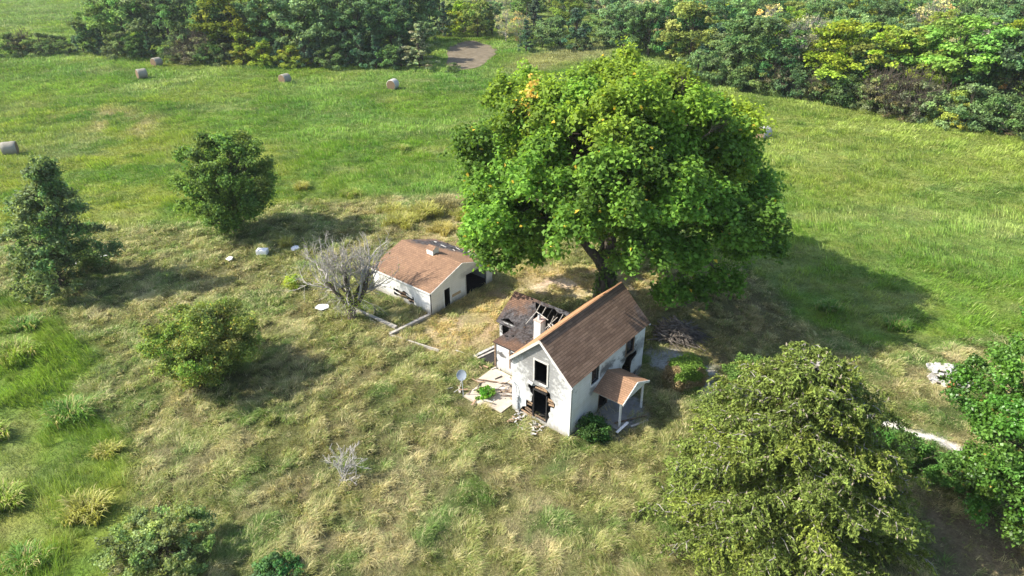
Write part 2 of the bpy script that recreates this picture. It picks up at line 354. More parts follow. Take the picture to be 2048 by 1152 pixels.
def tubes(paths, sides=5):
    """paths: list of (pts (m,3), radii (m,))"""
    Vs, Fs, o = [], [], 0
    for P, r in paths:
        P = np.asarray(P, float); m = len(P); T = unit(np.gradient(P, axis=0)); ref = np.array([.31, .17, .93]) if abs(T[0, 2]) < .8 else np.array([1., .1, 0])
        a = unit(np.cross(T, ref)); b = np.cross(T, a); th = np.arange(sides) * 6.2832 / sides
        ring = P[:, None] + (a[:, None] * np.cos(th)[None, :, None] + b[:, None] * np.sin(th)[None, :, None]) * np.asarray(r)[:, None, None]
        Vs.append(ring.reshape(-1, 3)); i = (np.arange(m - 1)[:, None] * sides + np.arange(sides)[None]); j = (np.arange(m - 1)[:, None] * sides + (np.arange(sides)[None] + 1) % sides)
        Fs.append(np.stack([i, j, j + sides, i + sides], -1).reshape(-1, 4) + o); o += m * sides
    return np.concatenate(Vs), [np.concatenate(Fs)]
def limb(a, b, r0, r1, rng, n=6, wob=.12, lift=0.):
    a, b = np.asarray(a, float), np.asarray(b, float); t = np.linspace(0, 1, n)[:, None]; L = np.linalg.norm(b - a)
    P = a + (b - a) * t; P += rng.normal(size=(n, 3)) * wob * L * .25 * np.sin(t * 3.14); P[:, 2] += (lift * L * np.sin(t * 3.14))[:, 0]
    return P, np.linspace(r0, r1, n)
def branching(p, d, L, r, lev, rng, out, spread=.6, up=.12, nchild=(3, 5), shrink=.62, rmin=.012, segs=5, droop=0.):
    pts = [np.array(p, float)]; d = unit(np.array(d, float))
    for i in range(segs):
        d = unit(d + rng.normal(size=3) * .17 + np.array([0, 0, up - droop * i])); pts.append(pts[-1] + d * L / segs)
    out.append((np.array(pts), np.linspace(r, max(r * .55, rmin), segs + 1)))
    if lev <= 0: return
    for c in range(rng.integers(*nchild)):
        i = rng.integers(max(1, segs // 3), segs + 1); q = pts[i]
        dd = unit(d + rng.normal(size=3) * spread)
        branching(q, dd, L * shrink * rng.uniform(.7, 1.2), max(r * (.55 if r > .2 else .48), rmin), lev - 1, rng, out, spread, up, nchild, shrink, rmin, max(3, segs - 1), droop)
def tint(base, idx_jit, leaf_jit, rng, k):
    cj = rng.normal(1, idx_jit, (k, 1)) * np.array(base) * (1 + rng.normal(0, idx_jit * .45, (k, 3)))
    def f(p, idx, n): return np.clip(cj[idx] * rng.uniform(1 - leaf_jit, 1 + leaf_jit, (n, 1)), .004, .9)
    return f
def make_tree(name, loc, label, cat, trunk_paths, V, F, c, leafm, barkm, group=None, extra=None):
    root = empty(name, loc, 0, label=label, cat=cat, group=group)
    tv, tf = tubes(trunk_paths, 7); link('trunk', mesh_np(name + '_trunk', tv, tf, smooth=True), root, barkm)
    link('crown', mesh_np(name + '_crown', V, [F], c), root, leafm)
    return root

# -- the big shade tree behind the house
def big_tree():
    rng = np.random.default_rng(21); rad = np.array([13.1, 12.4]); cl = []
    n = 112; g = (1 + 5 ** .5) / 2
    for i in range(n):
        zz = 1 - 2 * (i + .5) / n; th = 2 * math.pi * i / g + rng.normal() * .25
        rr = math.sqrt(1 - zz * zz); zc = 11.6 + (8.1 if zz > 0 else 8.0) * zz
        s = rng.uniform(.72, 1.04); rr2 = rr ** .8 if zz > 0 else rr ** .55
        if zz < -.55: continue
        px_, py_ = math.cos(th) * rad[0] * rr2 * s, math.sin(th) * rad[1] * rr2 * s
        if zz < -.25: px_ *= .84; py_ *= .84
        if zz < -.16 and py_ < -1.5 and -5.6 < px_ < 3.0: continue
        if zz < -.02 and py_ < -4 and -4 < px_ < 2.4: continue
        if zz < -.3: zc += 1.0      # the gap that shows the trunk
        if zz > .1 and px_ > 0: px_ *= .87
        cl.append((px_, py_, zc + rng.normal() * .5, rng.uniform(1.7, 2.9)))
    for i in range(40):
        d = unit(rng.normal(size=3)); cl.append((d[0] * 8, d[1] * 8, 13 + d[2] * 5, rng.uniform(1.5, 2.3)))
    # skirts hanging low at either side, and the two tops
    cl += [(-11.4,-3,8.0,1.9),(-9.9,-5.5,7.2,1.8),(-7.6,-6.2,7.6,1.5),(-11.6,-1,6.4,1.7),(-11.5,2,8,2.0),(4.6,-6,4.0,1.7),(7.0,-4,3.2,1.6),(9.4,-3.5,4.0,1.7),(11.5,-1,6,2.0),(13,1,8.5,1.9),(12.8,-3.5,7.2,1.8),(-10.2,-4.5,9,2.1),(-11.6,-1,11,2),(0.3,1,20.0,1.9),(5.0,2,19.2,2.0),(-2.5,3,19.0,1.7),(-9.5,4,17.6,1.9),(7.5,1,17.4,2.0)]
    cl = np.array(cl); k = len(cl)
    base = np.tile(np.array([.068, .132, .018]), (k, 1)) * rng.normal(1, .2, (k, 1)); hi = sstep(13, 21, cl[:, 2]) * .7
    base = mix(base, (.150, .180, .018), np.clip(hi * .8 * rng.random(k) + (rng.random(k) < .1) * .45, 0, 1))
    def cols(p, idx, n):
        c = base[idx] * rng.uniform(.65, 1.4, (n, 1)); y = rng.random(n)
        return np.where((y < .005)[:, None], np.array([.34, .24, .03]), c)
    V, F, c = clump_leaves(cl, 1700, .37, .27, rng, cols, up=.75, rnd=.6, vert=.85, sag=.40, ragged=.25, sub=12, sr=(.28, .52))
    # yellow sprig at the upper left
    s = np.array([(-7.4, -1, 18.8, .8), (-7.0, -1, 19.8, .6), (-8.0, -.5, 17.8, .6), (-6.7, -1, 17.4, .6)])
    V2, F2, c2 = clump_leaves(s, 42, .36, .25, rng, lambda p, i, n: np.where(rng.random((n, 1)) < .3, np.array([.15, .2, .03]), np.array([.36, .25, .06])) * rng.uniform(.7, 1.3, (n, 1)), ragged=.35, inner=.5)
    V = np.r_[V, V2]; F = np.r_[F, F2 + len(F) * 4]; c = np.r_[c, c2]
    P = [(np.array([(0, 0, -.3), (-.05, .05, .5), (0, .1, 1.6), (.1, .1, 3.0), (.1, .1, 4.4)]), np.array([1.45, 1.05, .86, .86, .7]))]
    P += [limb((.1, 0, 2.4), (-3.2, -.8, 7.0), .55, .3, rng, 6, .1), limb((.3, 0, 2.8), (3.4, -.6, 7.6), .5, .28, rng, 6, .1), limb((.1, .1, 4.2), (.5, 1, 14), .6, .2, rng, 7), limb((0, .2, 3.6), (-2, 4, 11), .45, .2, rng, 6)]
    hubs = np.array([(-3.2, -.8, 7.0), (3.4, -.6, 7.6), (.5, 1, 14), (-2, 4, 11), (.3, .6, 9)])
    for q in cl:
        hb = hubs[np.argmin(np.linalg.norm(hubs - q[:3], axis=1) + (hubs[:, 2] > q[2] + 2) * 5)]
        P.append(limb(hb, q[:3], .15, .04, rng, 6, .2, .08))
    root = make_tree('shade_tree', (8.7, 56.0, 0), 'huge spreading green shade tree directly behind the white house', 'tree', P, V, F, c, M_leaf, M_bark)
    for q, d in (((4.2, -2, 18.4), (.3, -.3, .75)), ((5.2, -5.4, 16.6), (.6, -.3, .5))):
        dead = []; branching(q, d, 1.9, .05, 3, rng, dead, .5, .1, (3, 5), .65, .014)
        tv, tf = tubes(dead, 4); link('dead_branch', mesh_np('shade_tree_dead', tv, tf), root, M_bark)
    # vine leaves climbing the trunk
    n = 1500; th = rng.uniform(0, 6.28, n); zz = rng.uniform(.2, 5.2, n) ; rr = np.where(zz < 1, 1.1, .9) + rng.normal(0, .08, n)
    p = np.c_[np.cos(th) * rr, np.sin(th) * rr + .08, zz]; kk = (th % 6.28 > 2.4) & (fbm(th * 2, zz, 1, 5) > .40); p = p[kk]
    V, F = leaf_cards(p, unit(np.c_[p[:, :2], np.full(len(p), .4)] + rng.normal(size=p.shape) * .3), .26, .22, rng)
    link('vine', mesh_np('shade_tree_vine', V, [F], np.repeat(np.array([.05, .085, .018]) * rng.uniform(.6, 1.5, (len(p), 1)), 4, 0)), root, M_leaf)
big_tree()

def blob_tree(name, loc, label, cat, prof, H, Rr, n, nleaf, L, W, base, seed, z0=.6, rcl=(.6, 1.0), leafm=None, trunk=.16, jit=.16, lean=(0, 0), vert=.8, inner=.3, accents=(), group=None, barkm=None, up=.45, fill=.4, rnd=.6, stems=1):
    """free-standing tree or bush; prof(t) gives the crown radius (0..1) at height fraction t"""
    rng = np.random.default_rng(seed); cl = []
    for i in range(n):
        t = rng.random() ** .9; th = i * 2.39996 + rng.normal() * .3; r = prof(t) * Rr * (rng.uniform(.72, 1.08) if rng.random() > fill else rng.uniform(.15, .7))
        zc = z0 + t * (H - z0); cl.append((math.cos(th) * r + lean[0] * t, math.sin(th) * r + lean[1] * t, zc, rng.uniform(*rcl) * (.6 + .4 * prof(t))))
    cl = np.array(cl); f0 = tint(base, jit, .38, rng, n)
    def cols(p, idx, nn):
        c = f0(p, idx, nn); u = rng.random(nn); a0 = 0
        for share, colr in accents: c = np.where(((u >= a0) & (u < a0 + share))[:, None], np.array(colr) * rng.uniform(.7, 1.3, (nn, 1)), c); a0 += share
        return c
    V, F, c = clump_leaves(cl, nleaf, L, W, rng, cols, vert=vert, inner=inner, ragged=.25, up=up, rnd=rnd, sub=5)
    top = np.array([lean[0] * .9, lean[1] * .9, H * .93]); P = []
    for s in range(stems):
        o = np.array([rng.normal() * .3, rng.normal() * .3, 0]) if stems > 1 else np.zeros(3)
        P.append((np.array([o + (0, 0, -.2), o + top * .25, top * .55 + o * 2, top + o * 3]), np.array([trunk * 1.3, trunk, trunk * .6, trunk * .15])))
    for q in cl[::1]:
        a = top * np.clip(q[2] / H * .62, .05, .8); P.append(limb(a, q[:3], trunk * .28, .012, rng, 5, .18, .05))
    return make_tree(name, loc, label, cat, P, V, F, c, leafm or M_leaf, barkm or M_bark, group)

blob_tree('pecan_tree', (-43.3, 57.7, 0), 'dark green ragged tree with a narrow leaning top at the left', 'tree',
          lambda t: (.95 - .05 * t if t < .35 else max(.16, .93 * max(0, 1 - (t - .35) / .62) ** .9)), 12.2, 4.4, 115, 270, .34, .17, (.072, .112, .042), 31, .5, (.85, 1.35), trunk=.2, lean=(2.3, 0), accents=((.10, (.13, .17, .09)),), inner=.35, rnd=.8, vert=.95)  # pale accent leaves paint silvery glints into the crown colour
blob_tree('pecan_tree', (-30.9, 70.2, 0), 'rounded dark green tree in the field behind the white scraps', 'tree',
          lambda t: (.42 + 1.3 * t if t < .42 else math.sqrt(max(.04, 1 - ((t - .42) / .6) ** 2))), 10.6, 5.0, 115, 350, .34, .18, (.070, .122, .026), 32, .7, (.95, 1.5), trunk=.2, lean=(.5, 0), inner=.35, rnd=.75, vert=.95)
blob_tree('wild_plum_bush', (-23.0, 43.4, 0), 'round olive green bush with fine leaves, left of the dead tree', 'bush',
          lambda t: (.45 + 1.2 * t if t < .4 else math.sqrt(max(.05, 1 - ((t - .4) / .62) ** 2))), 5.9, 3.7, 140, 420, .18, .11, (.105, .140, .034), 33, .3, (.7, 1.15), trunk=.1, accents=((.03, (.25, .2, .05)),), inner=.4, stems=4, rnd=.8)
blob_tree('young_bush', (-19.3, 26.0, 0), 'sparse leafy bush at the bottom left edge of the yard', 'bush',
          lambda t: math.sqrt(max(.05, 1 - ((t - .3) / .72) ** 2)), 2.7, 2.9, 90, 240, .15, .10, (.120, .160, .058), 34, .2, (.35, .6), trunk=.05, inner=.5, stems=5, rnd=.8)
blob_tree('low_bush', (-12.8, 25.2, 0), 'low dark green bush cut by the bottom edge of the view', 'bush',
          lambda t: math.sqrt(max(.05, 1 - t * t)), 1.0, 1.2, 24, 130, .14, .1, (.05, .11, .035), 35, .1, (.3, .45), trunk=.03, inner=.5, stems=3)
blob_tree('oak_tree', (30.0, 28.3, 0), 'bright green glossy tree at the right edge of the view', 'tree',
          lambda t: (.55 + 1.0 * t if t < .42 else math.sqrt(max(.04, 1 - ((t - .42) / .6) ** 2))), 14.2, 5.5, 210, 620, .21, .135, (.078, .170, .024), 36, 1.0, (.7, 1.25), M_leaf_gloss, trunk=.3, inner=.25, rnd=.7, accents=((.004, (.3, .2, .05)),))
for i, (x_, y_, h_, r_, lab) in enumerate([(25.6, 34.2, 1.7, 1.7, 'dark green thicket between the spruce and the pale track'), (28.2, 31.6, 2.2, 1.8, 'tall dark thicket beneath the glossy tree'), (24.0, 36.4, 1.0, .9, 'low green shrub at the end of the pale track')]):
    blob_tree('thicket_shrub', (x_, y_, 0), lab, 'shrub', lambda t: math.sqrt(max(.05, 1 - t * t * .9)), h_, r_, 50, 150, .2, .12, (.06, .125, .025), 40 + i, .2, (.35, .7), trunk=.05, inner=.4, stems=4)
blob_tree('yew_bush', (17.3, 40.7, 0), 'rounded clipped green bush at the top left of the spruce', 'bush', lambda t: math.sqrt(max(.08, 1 - t ** 2.4)), 3.4, 2.2, 90, 230, .13, .07, (.085, .150, .030), 44, .1, (.45, .7), M_needle, trunk=.08, inner=.3, stems=3, jit=.12)
blob_tree('porch_bush', (5.6, 36.75, 0), 'leafy dark green bush growing at the corner of the porch', 'bush', lambda t: math.sqrt(max(.06, 1 - t ** 2)), 1.2, 1.15, 40, 150, .15, .10, (.036, .080, .018), 45, .05, (.3, .5), trunk=.04, inner=.4, stems=4)
blob_tree('slab_weed', (-1.95, 40.9, 0), 'small bright green weed bush on the concrete slab', 'bush', lambda t: math.sqrt(max(.06, 1 - t ** 2)), .75, .62, 24, 110, .12, .07, (.085, .19, .02), 46, .02, (.2, .32), trunk=.02, inner=.5, stems=3)
blob_tree('lime_bush', (-20.7, 57.6, 0), 'small lime yellow bush left of the dead tree', 'bush', lambda t: math.sqrt(max(.06, 1 - t ** 2)), 1.3, .8, 24, 130, .16, .06, (.21, .26, .03), 47, .02, (.3, .45), trunk=.02, inner=.5, stems=4)

def box_hedge():
    rng = np.random.default_rng(50); n = 15000; hx, hy, hz = 1.2, .95, 1.95
    f = rng.random(n); p = np.c_[rng.uniform(-1, 1, n), rng.uniform(-1, 1, n), rng.uniform(0, 1, n)]; nr = np.zeros((n, 3))
    for a, lo, hi in ((0, 0, .16), (1, .16, .32), (2, .32, .5), (3, .5, .72), (4, .72, 1)):
        s = (f >= lo) & (f < hi)
        if a == 0: p[s, 0] = -1; nr[s, 0] = -1
        if a == 1: p[s, 0] = 1; nr[s, 0] = 1
        if a == 2: p[s, 1] = 1; nr[s, 1] = 1
        if a == 3: p[s, 1] = -1; nr[s, 1] = -1
        if a == 4: p[s, 2] = 1; nr[s, 2] = 1
    q = p * np.array([hx, hy, hz]); bul = 1 + .10 * np.sin(p[:, 0] * 3 + 1) * np.sin(p[:, 1] * 4 + p[:, 2] * 5)
    q[:, :2] *= (bul * (1 - .12 * p[:, 2] ** 4))[:, None]; q[:, 2] *= .9 + .2 * fbm(q[:, 0] + 9, q[:, 1] + 4, .9, 7)
    q += rng.normal(size=(n, 3)) * .09 - nr * rng.exponential(.1, (n, 1))
    br = sstep(.57, .68, fbm(q[:, 0] + q[:, 2], q[:, 1] * 1.2 + q[:, 2] * .7, .8, 8) + .20 * (1 - p[:, 2]) - .12 * p[:, 0])
    c = mix(np.tile(np.array([.110, .185, .028]), (n, 1)), (.24, .16, .095), br * .8) * rng.uniform(.6, 1.4, (n, 1))
    V, F = leaf_cards(q, unit(nr * .6 + np.array([0, 0, .3]) + rng.normal(size=(n, 3)) * .5), .15, .075, rng)
    P = []
    for i in range(14): P.append(limb((rng.normal() * .3, rng.normal() * .2, -.1), (rng.uniform(-1, 1) * hx, rng.uniform(-1, 1) * hy, hz * .9), .04, .01, rng, 5, .2))
    r = make_tree('clipped_bush', (13.15, 42.6, 0), 'square clipped bush, half green half brown, right of the porch', 'bush', P, V, F, np.repeat(c, 4, 0), M_needle, M_bark); r.rotation_euler.z = .35
box_hedge()

def spruce():
    rng = np.random.default_rng(60); H, Rr = 12.6, 7.3; P = [(np.array([(0, 0, -.3), (0, 0, 3), (.1, 0, 8), (.1, .1, H - .4)]), np.array([.42, .34, .2, .04]))]
    cen, nrm, ax, cc, grey = [], [], [], [], []
    nb = 250
    for i in range(nb):
        t = (i / nb) ** .85; z = .7 + t * (H - 1.1); th = i * 2.39996 + rng.normal() * .35
        Lb = Rr * (1 - t ** 2.0 * .90) * rng.uniform(.68, 1.1)
        if t > .93: Lb *= 1.3
        d = np.array([math.cos(th), math.sin(th), 0]); m = 11; s = np.linspace(0, 1, m)
        zz = z + Lb * (.10 + .25 * t) * s - Lb * (.30 - .18 * t) * s ** 2 + .10 * Lb * s ** 4
        B = np.c_[d[0] * s * Lb, d[1] * s * Lb, np.maximum(zz, .15)]; B[:, :2] += rng.normal(size=(m, 2)) * .06 * Lb * s[:, None] * .5
        P.append((B - np.array([0, 0, .06]), np.linspace(.065, .010, m)))
        perp = np.array([-d[1], d[0], 0])
        nt_ = int(12 + Lb * 8.5)
        for k in range(nt_):
            u = .06 + .94 * rng.random() ** .8; o = np.array([np.interp(u, s, B[:, j]) for j in range(3)])
            sd = rng.choice([-1, 1]); lt = (.35 + .95 * (1 - abs(u - .55))) * rng.uniform(.5, 1.1) * (.5 + .075 * Lb)
            dirn = unit(perp * sd * rng.uniform(.5, 1) + d * rng.uniform(.35, 1.0))
            q = max(3, int(lt / .085)); v = np.linspace(.05, 1, q)
            w_ = o + dirn * (v * lt)[:, None]; w_[:, 2] += .12 * lt * v - (.15 + .38 * rng.random()) * lt * v ** 1.8
            for j in range(q):
                for a in range(2 if rng.random() < .85 else 1):
                    cen.append(w_[j] + rng.normal(size=3) * .035 - np.array([0, 0, .05 * a])); ax.append(dirn * .8 + rng.normal(size=3) * .65 + np.array([0, 0, -.2 - .5 * a])); cc.append(i)
            # hanging twigs, some bare and grey
            if rng.random() < .55:
                hl = rng.uniform(.2, .6); hp = o + dirn * lt * rng.uniform(.2, .9)
                for g in np.linspace(0, hl, max(3, int(hl / .12))): cen.append(hp - np.array([0, 0, g]) + rng.normal(size=3) * .03); ax.append(np.array([0, 0, -1]) + rng.normal(size=3) * .25); cc.append(i)
            if rng.random() < .05: grey.append((np.array([o, o + dirn * lt * .5 + (0, 0, .04), o + dirn * lt * .9 - (0, 0, .25 * lt)]), np.array([.03, .022, .012])))
    cen = np.array(cen); ax = np.array(ax); cc = np.array(cc); n = len(cen)
    nr = unit(rng.normal(size=(n, 3)) * .6 + np.array([0, 0, .8]))
    bc = np.array([.104, .138, .028]) * rng.normal(1, .14, (nb, 1)) ; yel = rng.random(nb) < .22; bc[yel] = bc[yel] * np.array([1.2, 1.12, .95])
    c = bc[cc] * rng.uniform(.55, 1.45, (n, 1)); dead = rng.random(n) < .045; c[dead] = np.array([.20, .17, .125]) * rng.uniform(.7, 1.3, (dead.sum(), 1))
    V, F = leaf_cards(cen, nr, .24, .085, rng, .1, ax); print('spruce needles', n)
    r = make_tree('spruce_tree', (15.1, 28.0, 0), 'big drooping olive green spruce in the right foreground', 'tree', P, V, F, np.repeat(c, 4, 0), M_needle, M_greybark)
    gv, gf = tubes(grey, 4); link('bare_twig', mesh_np('spruce_grey', gv, gf), r, M_greybark)['kind'] = 'stuff'
spruce()

def dead_tree():
    rng = np.random.default_rng(71); P = []; big = []; main = []
    big.append((np.array([(0, 0, -.2), (0, 0, .5), (-.05, 0, 1.2), (-.1, 0, 1.7)]), np.array([.55, .42, .38, .3])))
    for d, L, r in (((-.65, -.1, .8), 3.6, .26), ((-.2, .3, 1), 4.2, .24), ((.3, .25, 1), 4.0, .24), ((.95, .05, .45), 3.6, .22), ((.1, -.45, .9), 3.0, .15), ((-.55, .5, .8), 3.8, .16), ((.6, .5, .8), 3.4, .14)):
        main.append(len(P)); branching((-.05, 0, 1.15), d, L * .9, r, 4, rng, P, .40, .10, (3, 6), .68, .007, 6, .02)
    for q, d in (((-.5, -.1, 2.4), (-.4, -.5, .1)), ((.6, -.1, 2.2), (.5, -.4, .1)), ((0, -.4, 2.6), (0, -.7, .1)), ((-1, 0, 3), (-.8, -.2, .1))):
        branching(q, d, 1.6, .03, 3, rng, P, .6, .0, (3, 5), .65, .008, 5, .10)
    root = empty('dead_tree', (-14.0, 51.8, 0), 0, label='grey leafless dying tree beside the garage', cat='tree')
    v1, f1 = tubes(big + [P[i] for i in main], 7); link('trunk', mesh_np('dead_trunk', v1, f1, smooth=True), root, M_bark)
    v2, f2 = tubes([p for i, p in enumerate(P) if i not in main], 3); link('branches', mesh_np('dead_branches', v2, f2), root, M_twig); print('dead twigs', len(P))
    ends = np.array([p[0][-1] for p in P[40:]]); e = ends[rng.integers(0, len(ends), 900)] + rng.normal(size=(900, 3)) * .15
    low = rng.normal(size=(700, 3)) * np.array([.8, .8, .7]) + np.array([.1, 0, 2.0]); e = np.r_[e[ends[0, 2] * 0 + e[:, 2] < 6], low]
    V, F = leaf_cards(e, unit(rng.normal(size=e.shape) + np.array([0, 0, .6])), .16, .1, rng)
    link('leaves', mesh_np('dead_leaves', V, [F], np.repeat(np.array([.12, .155, .035]) * rng.uniform(.6, 1.4, (len(e), 1)), 4, 0)), root, M_leaf)
    # small dead sapling in the yard
    rng = np.random.default_rng(74); P = []
    for d, L in (((-.1, .2, 1), 1.6), ((.5, .1, .8), 1.4), ((.7, -.2, .5), 1.2), ((-.3, .1, .9), 1.5), ((.2, .5, .9), 1.5)): branching((0, 0, 0), d, L, .04, 3, rng, P, .5, .06, (3, 5), .6, .013, 5)
    v, f = tubes(P, 4); tag(link('dead_sapling', mesh_np('dead_sapling', v, f), None, M_twig), 'small bare grey dead sapling alone in the rough yard', 'sapling').location = (-10.7, 32.3, 0)
dead_tree()

# -- tall coarse grass clumps
def grass_clump(loc, r, h, col, seed, label):
    rng = np.random.default_rng(seed); n = int(420 * r * r + 160); a = rng.uniform(0, 6.283, n); q = r * np.sqrt(rng.random(n)); bx, by = np.cos(a) * q, np.sin(a) * q * .8
    q = q * (.65 + .5 * np.sin(a * 2 + seed) ** 2 + .25 * np.sin(a * 5 + seed * 2)); bx, by = np.cos(a) * q, np.sin(a) * q * .8; hh = h * rng.uniform(.35, 1.2, n); la = a + rng.normal(0, 1.0, n); dx, dy = np.cos(la), np.sin(la); ww = rng.uniform(.035, .07, n); sx, sy = -dy * ww / 2, dx * ww / 2
    V = np.empty((n, 7, 3)); lm = rng.uniform(.25, .8, n)
    for j, (t, wf) in enumerate(((0, 1), (.5, 1), (.82, .7))):
        rr = hh * lm * t * t * .9; zz = hh * (t - .35 * lm * t ** 3)
        V[:, 2 * j] = np.c_[bx + dx * rr - sx * wf, by + dy * rr - sy * wf, zz]; V[:, 2 * j + 1] = np.c_[bx + dx * rr + sx * wf, by + dy * rr + sy * wf, zz]
    V[:, 6] = np.c_[bx + dx * hh * lm * 1.05, by + dy * hh * lm * 1.05, hh * (1 - .55 * lm)]
    b = np.arange(n)[:, None] * 7
    c = np.array(col) * rng.uniform(.65, 1.35, (n, 1)); s = rng.random(n) < .18; c[s] = np.array([.34, .30, .12]) * rng.uniform(.7, 1.2, (s.sum(), 1))
    me = mesh_np('tall_grass_clump', V.reshape(-1, 3), [b + np.array([[0, 1, 3, 2]]), b + np.array([[2, 3, 5, 4]]), b + np.array([[4, 5, 6]])], np.repeat(c, 7, 0))
    o = link('tall_grass_clump', me, None, M_grass); o.location = (*loc, -.02); tag(o, label, 'grass clump', 'tall grass clumps')
LIME = (.16, .225, .03); YEL = (.25, .255, .055); GRN = (.10, .19, .03)
for i, (lx, ly, r, h, c, lab) in enumerate([
    (-31.4, 38.4, 1.3, 1.5, GRN, 'green arching grass clump alone in the mown strip left of the round bush'), (-25.4, 29.6, 1.15, 1.3, YEL, 'yellowed arching grass clump above the bottom left bush'),
    (-40.2, 46.0, 1.6, 1.4, LIME, 'lime grass clump at the left edge, level with the round bush'), (-30.9, 30.3, 1.1, 1.2, LIME, 'lime grass clump at the left edge, beside the yellowed one'),
    (-42.1, 50.6, 1.2, .9, GRN, 'low green grass clump under the ragged left tree'), (-26.9, 26.0, 1.1, 1.0, GRN, 'green grass clump in the bottom left corner'),
    (-10.3, 75.2, 1.8, 1.5, YEL, 'big yellow green grass clump behind the garage, nearest the big tree'), (-8.2, 77.4, 1.8, 1.4, (.16, .15, .06), 'brownish grass clump farthest behind the garage'),
    (-12.6, 72.6, 1.9, 1.3, YEL, 'wide yellow green grass clump just behind the dead tree'), (-20.0, 81.3, 1.3, 1.0, LIME, 'small lime grass clump alone in the field behind the dead tree'),
    (-27.0, 83.8, .9, 1.1, YEL, 'thin yellowish grass clump right of the rounded field tree'), (-16.7, 99.9, 1.2, .9, LIME, 'farthest lime grass clump, out in the hay field'),
    (-14.2, 76.0, 1.5, 1.1, YEL, 'yellow green grass patch between the rounded field tree and the garage'), (-5.6, 74.6, 1.4, 1.1, YEL, 'yellow green grass patch against the big tree crown'),
    (33.2, 50.5, .9, 1.1, GRN, 'green grass clump in the big tree shadow'), (-36.0, 36.4, 1.3, 1.1, LIME, 'lime grass clump at the left edge, below the large one'),
    (-24.1, 66.6, .6, 1.3, YEL, 'narrow yellow grass clump beside the round white scrap'), (-26.9, 34.8, .8, .8, YEL, 'small pale grass clump on the mown line'),
    (-7.7, 70.8, 1.5, .9, (.30, .26, .07), 'golden grass clump just behind the garage roof'), (28.5, 53.5, .9, 1.0, GRN, 'green grass clump in the shadow, nearer the house')]):
    grass_clump((lx, ly), r, h, c, 200 + i, lab)
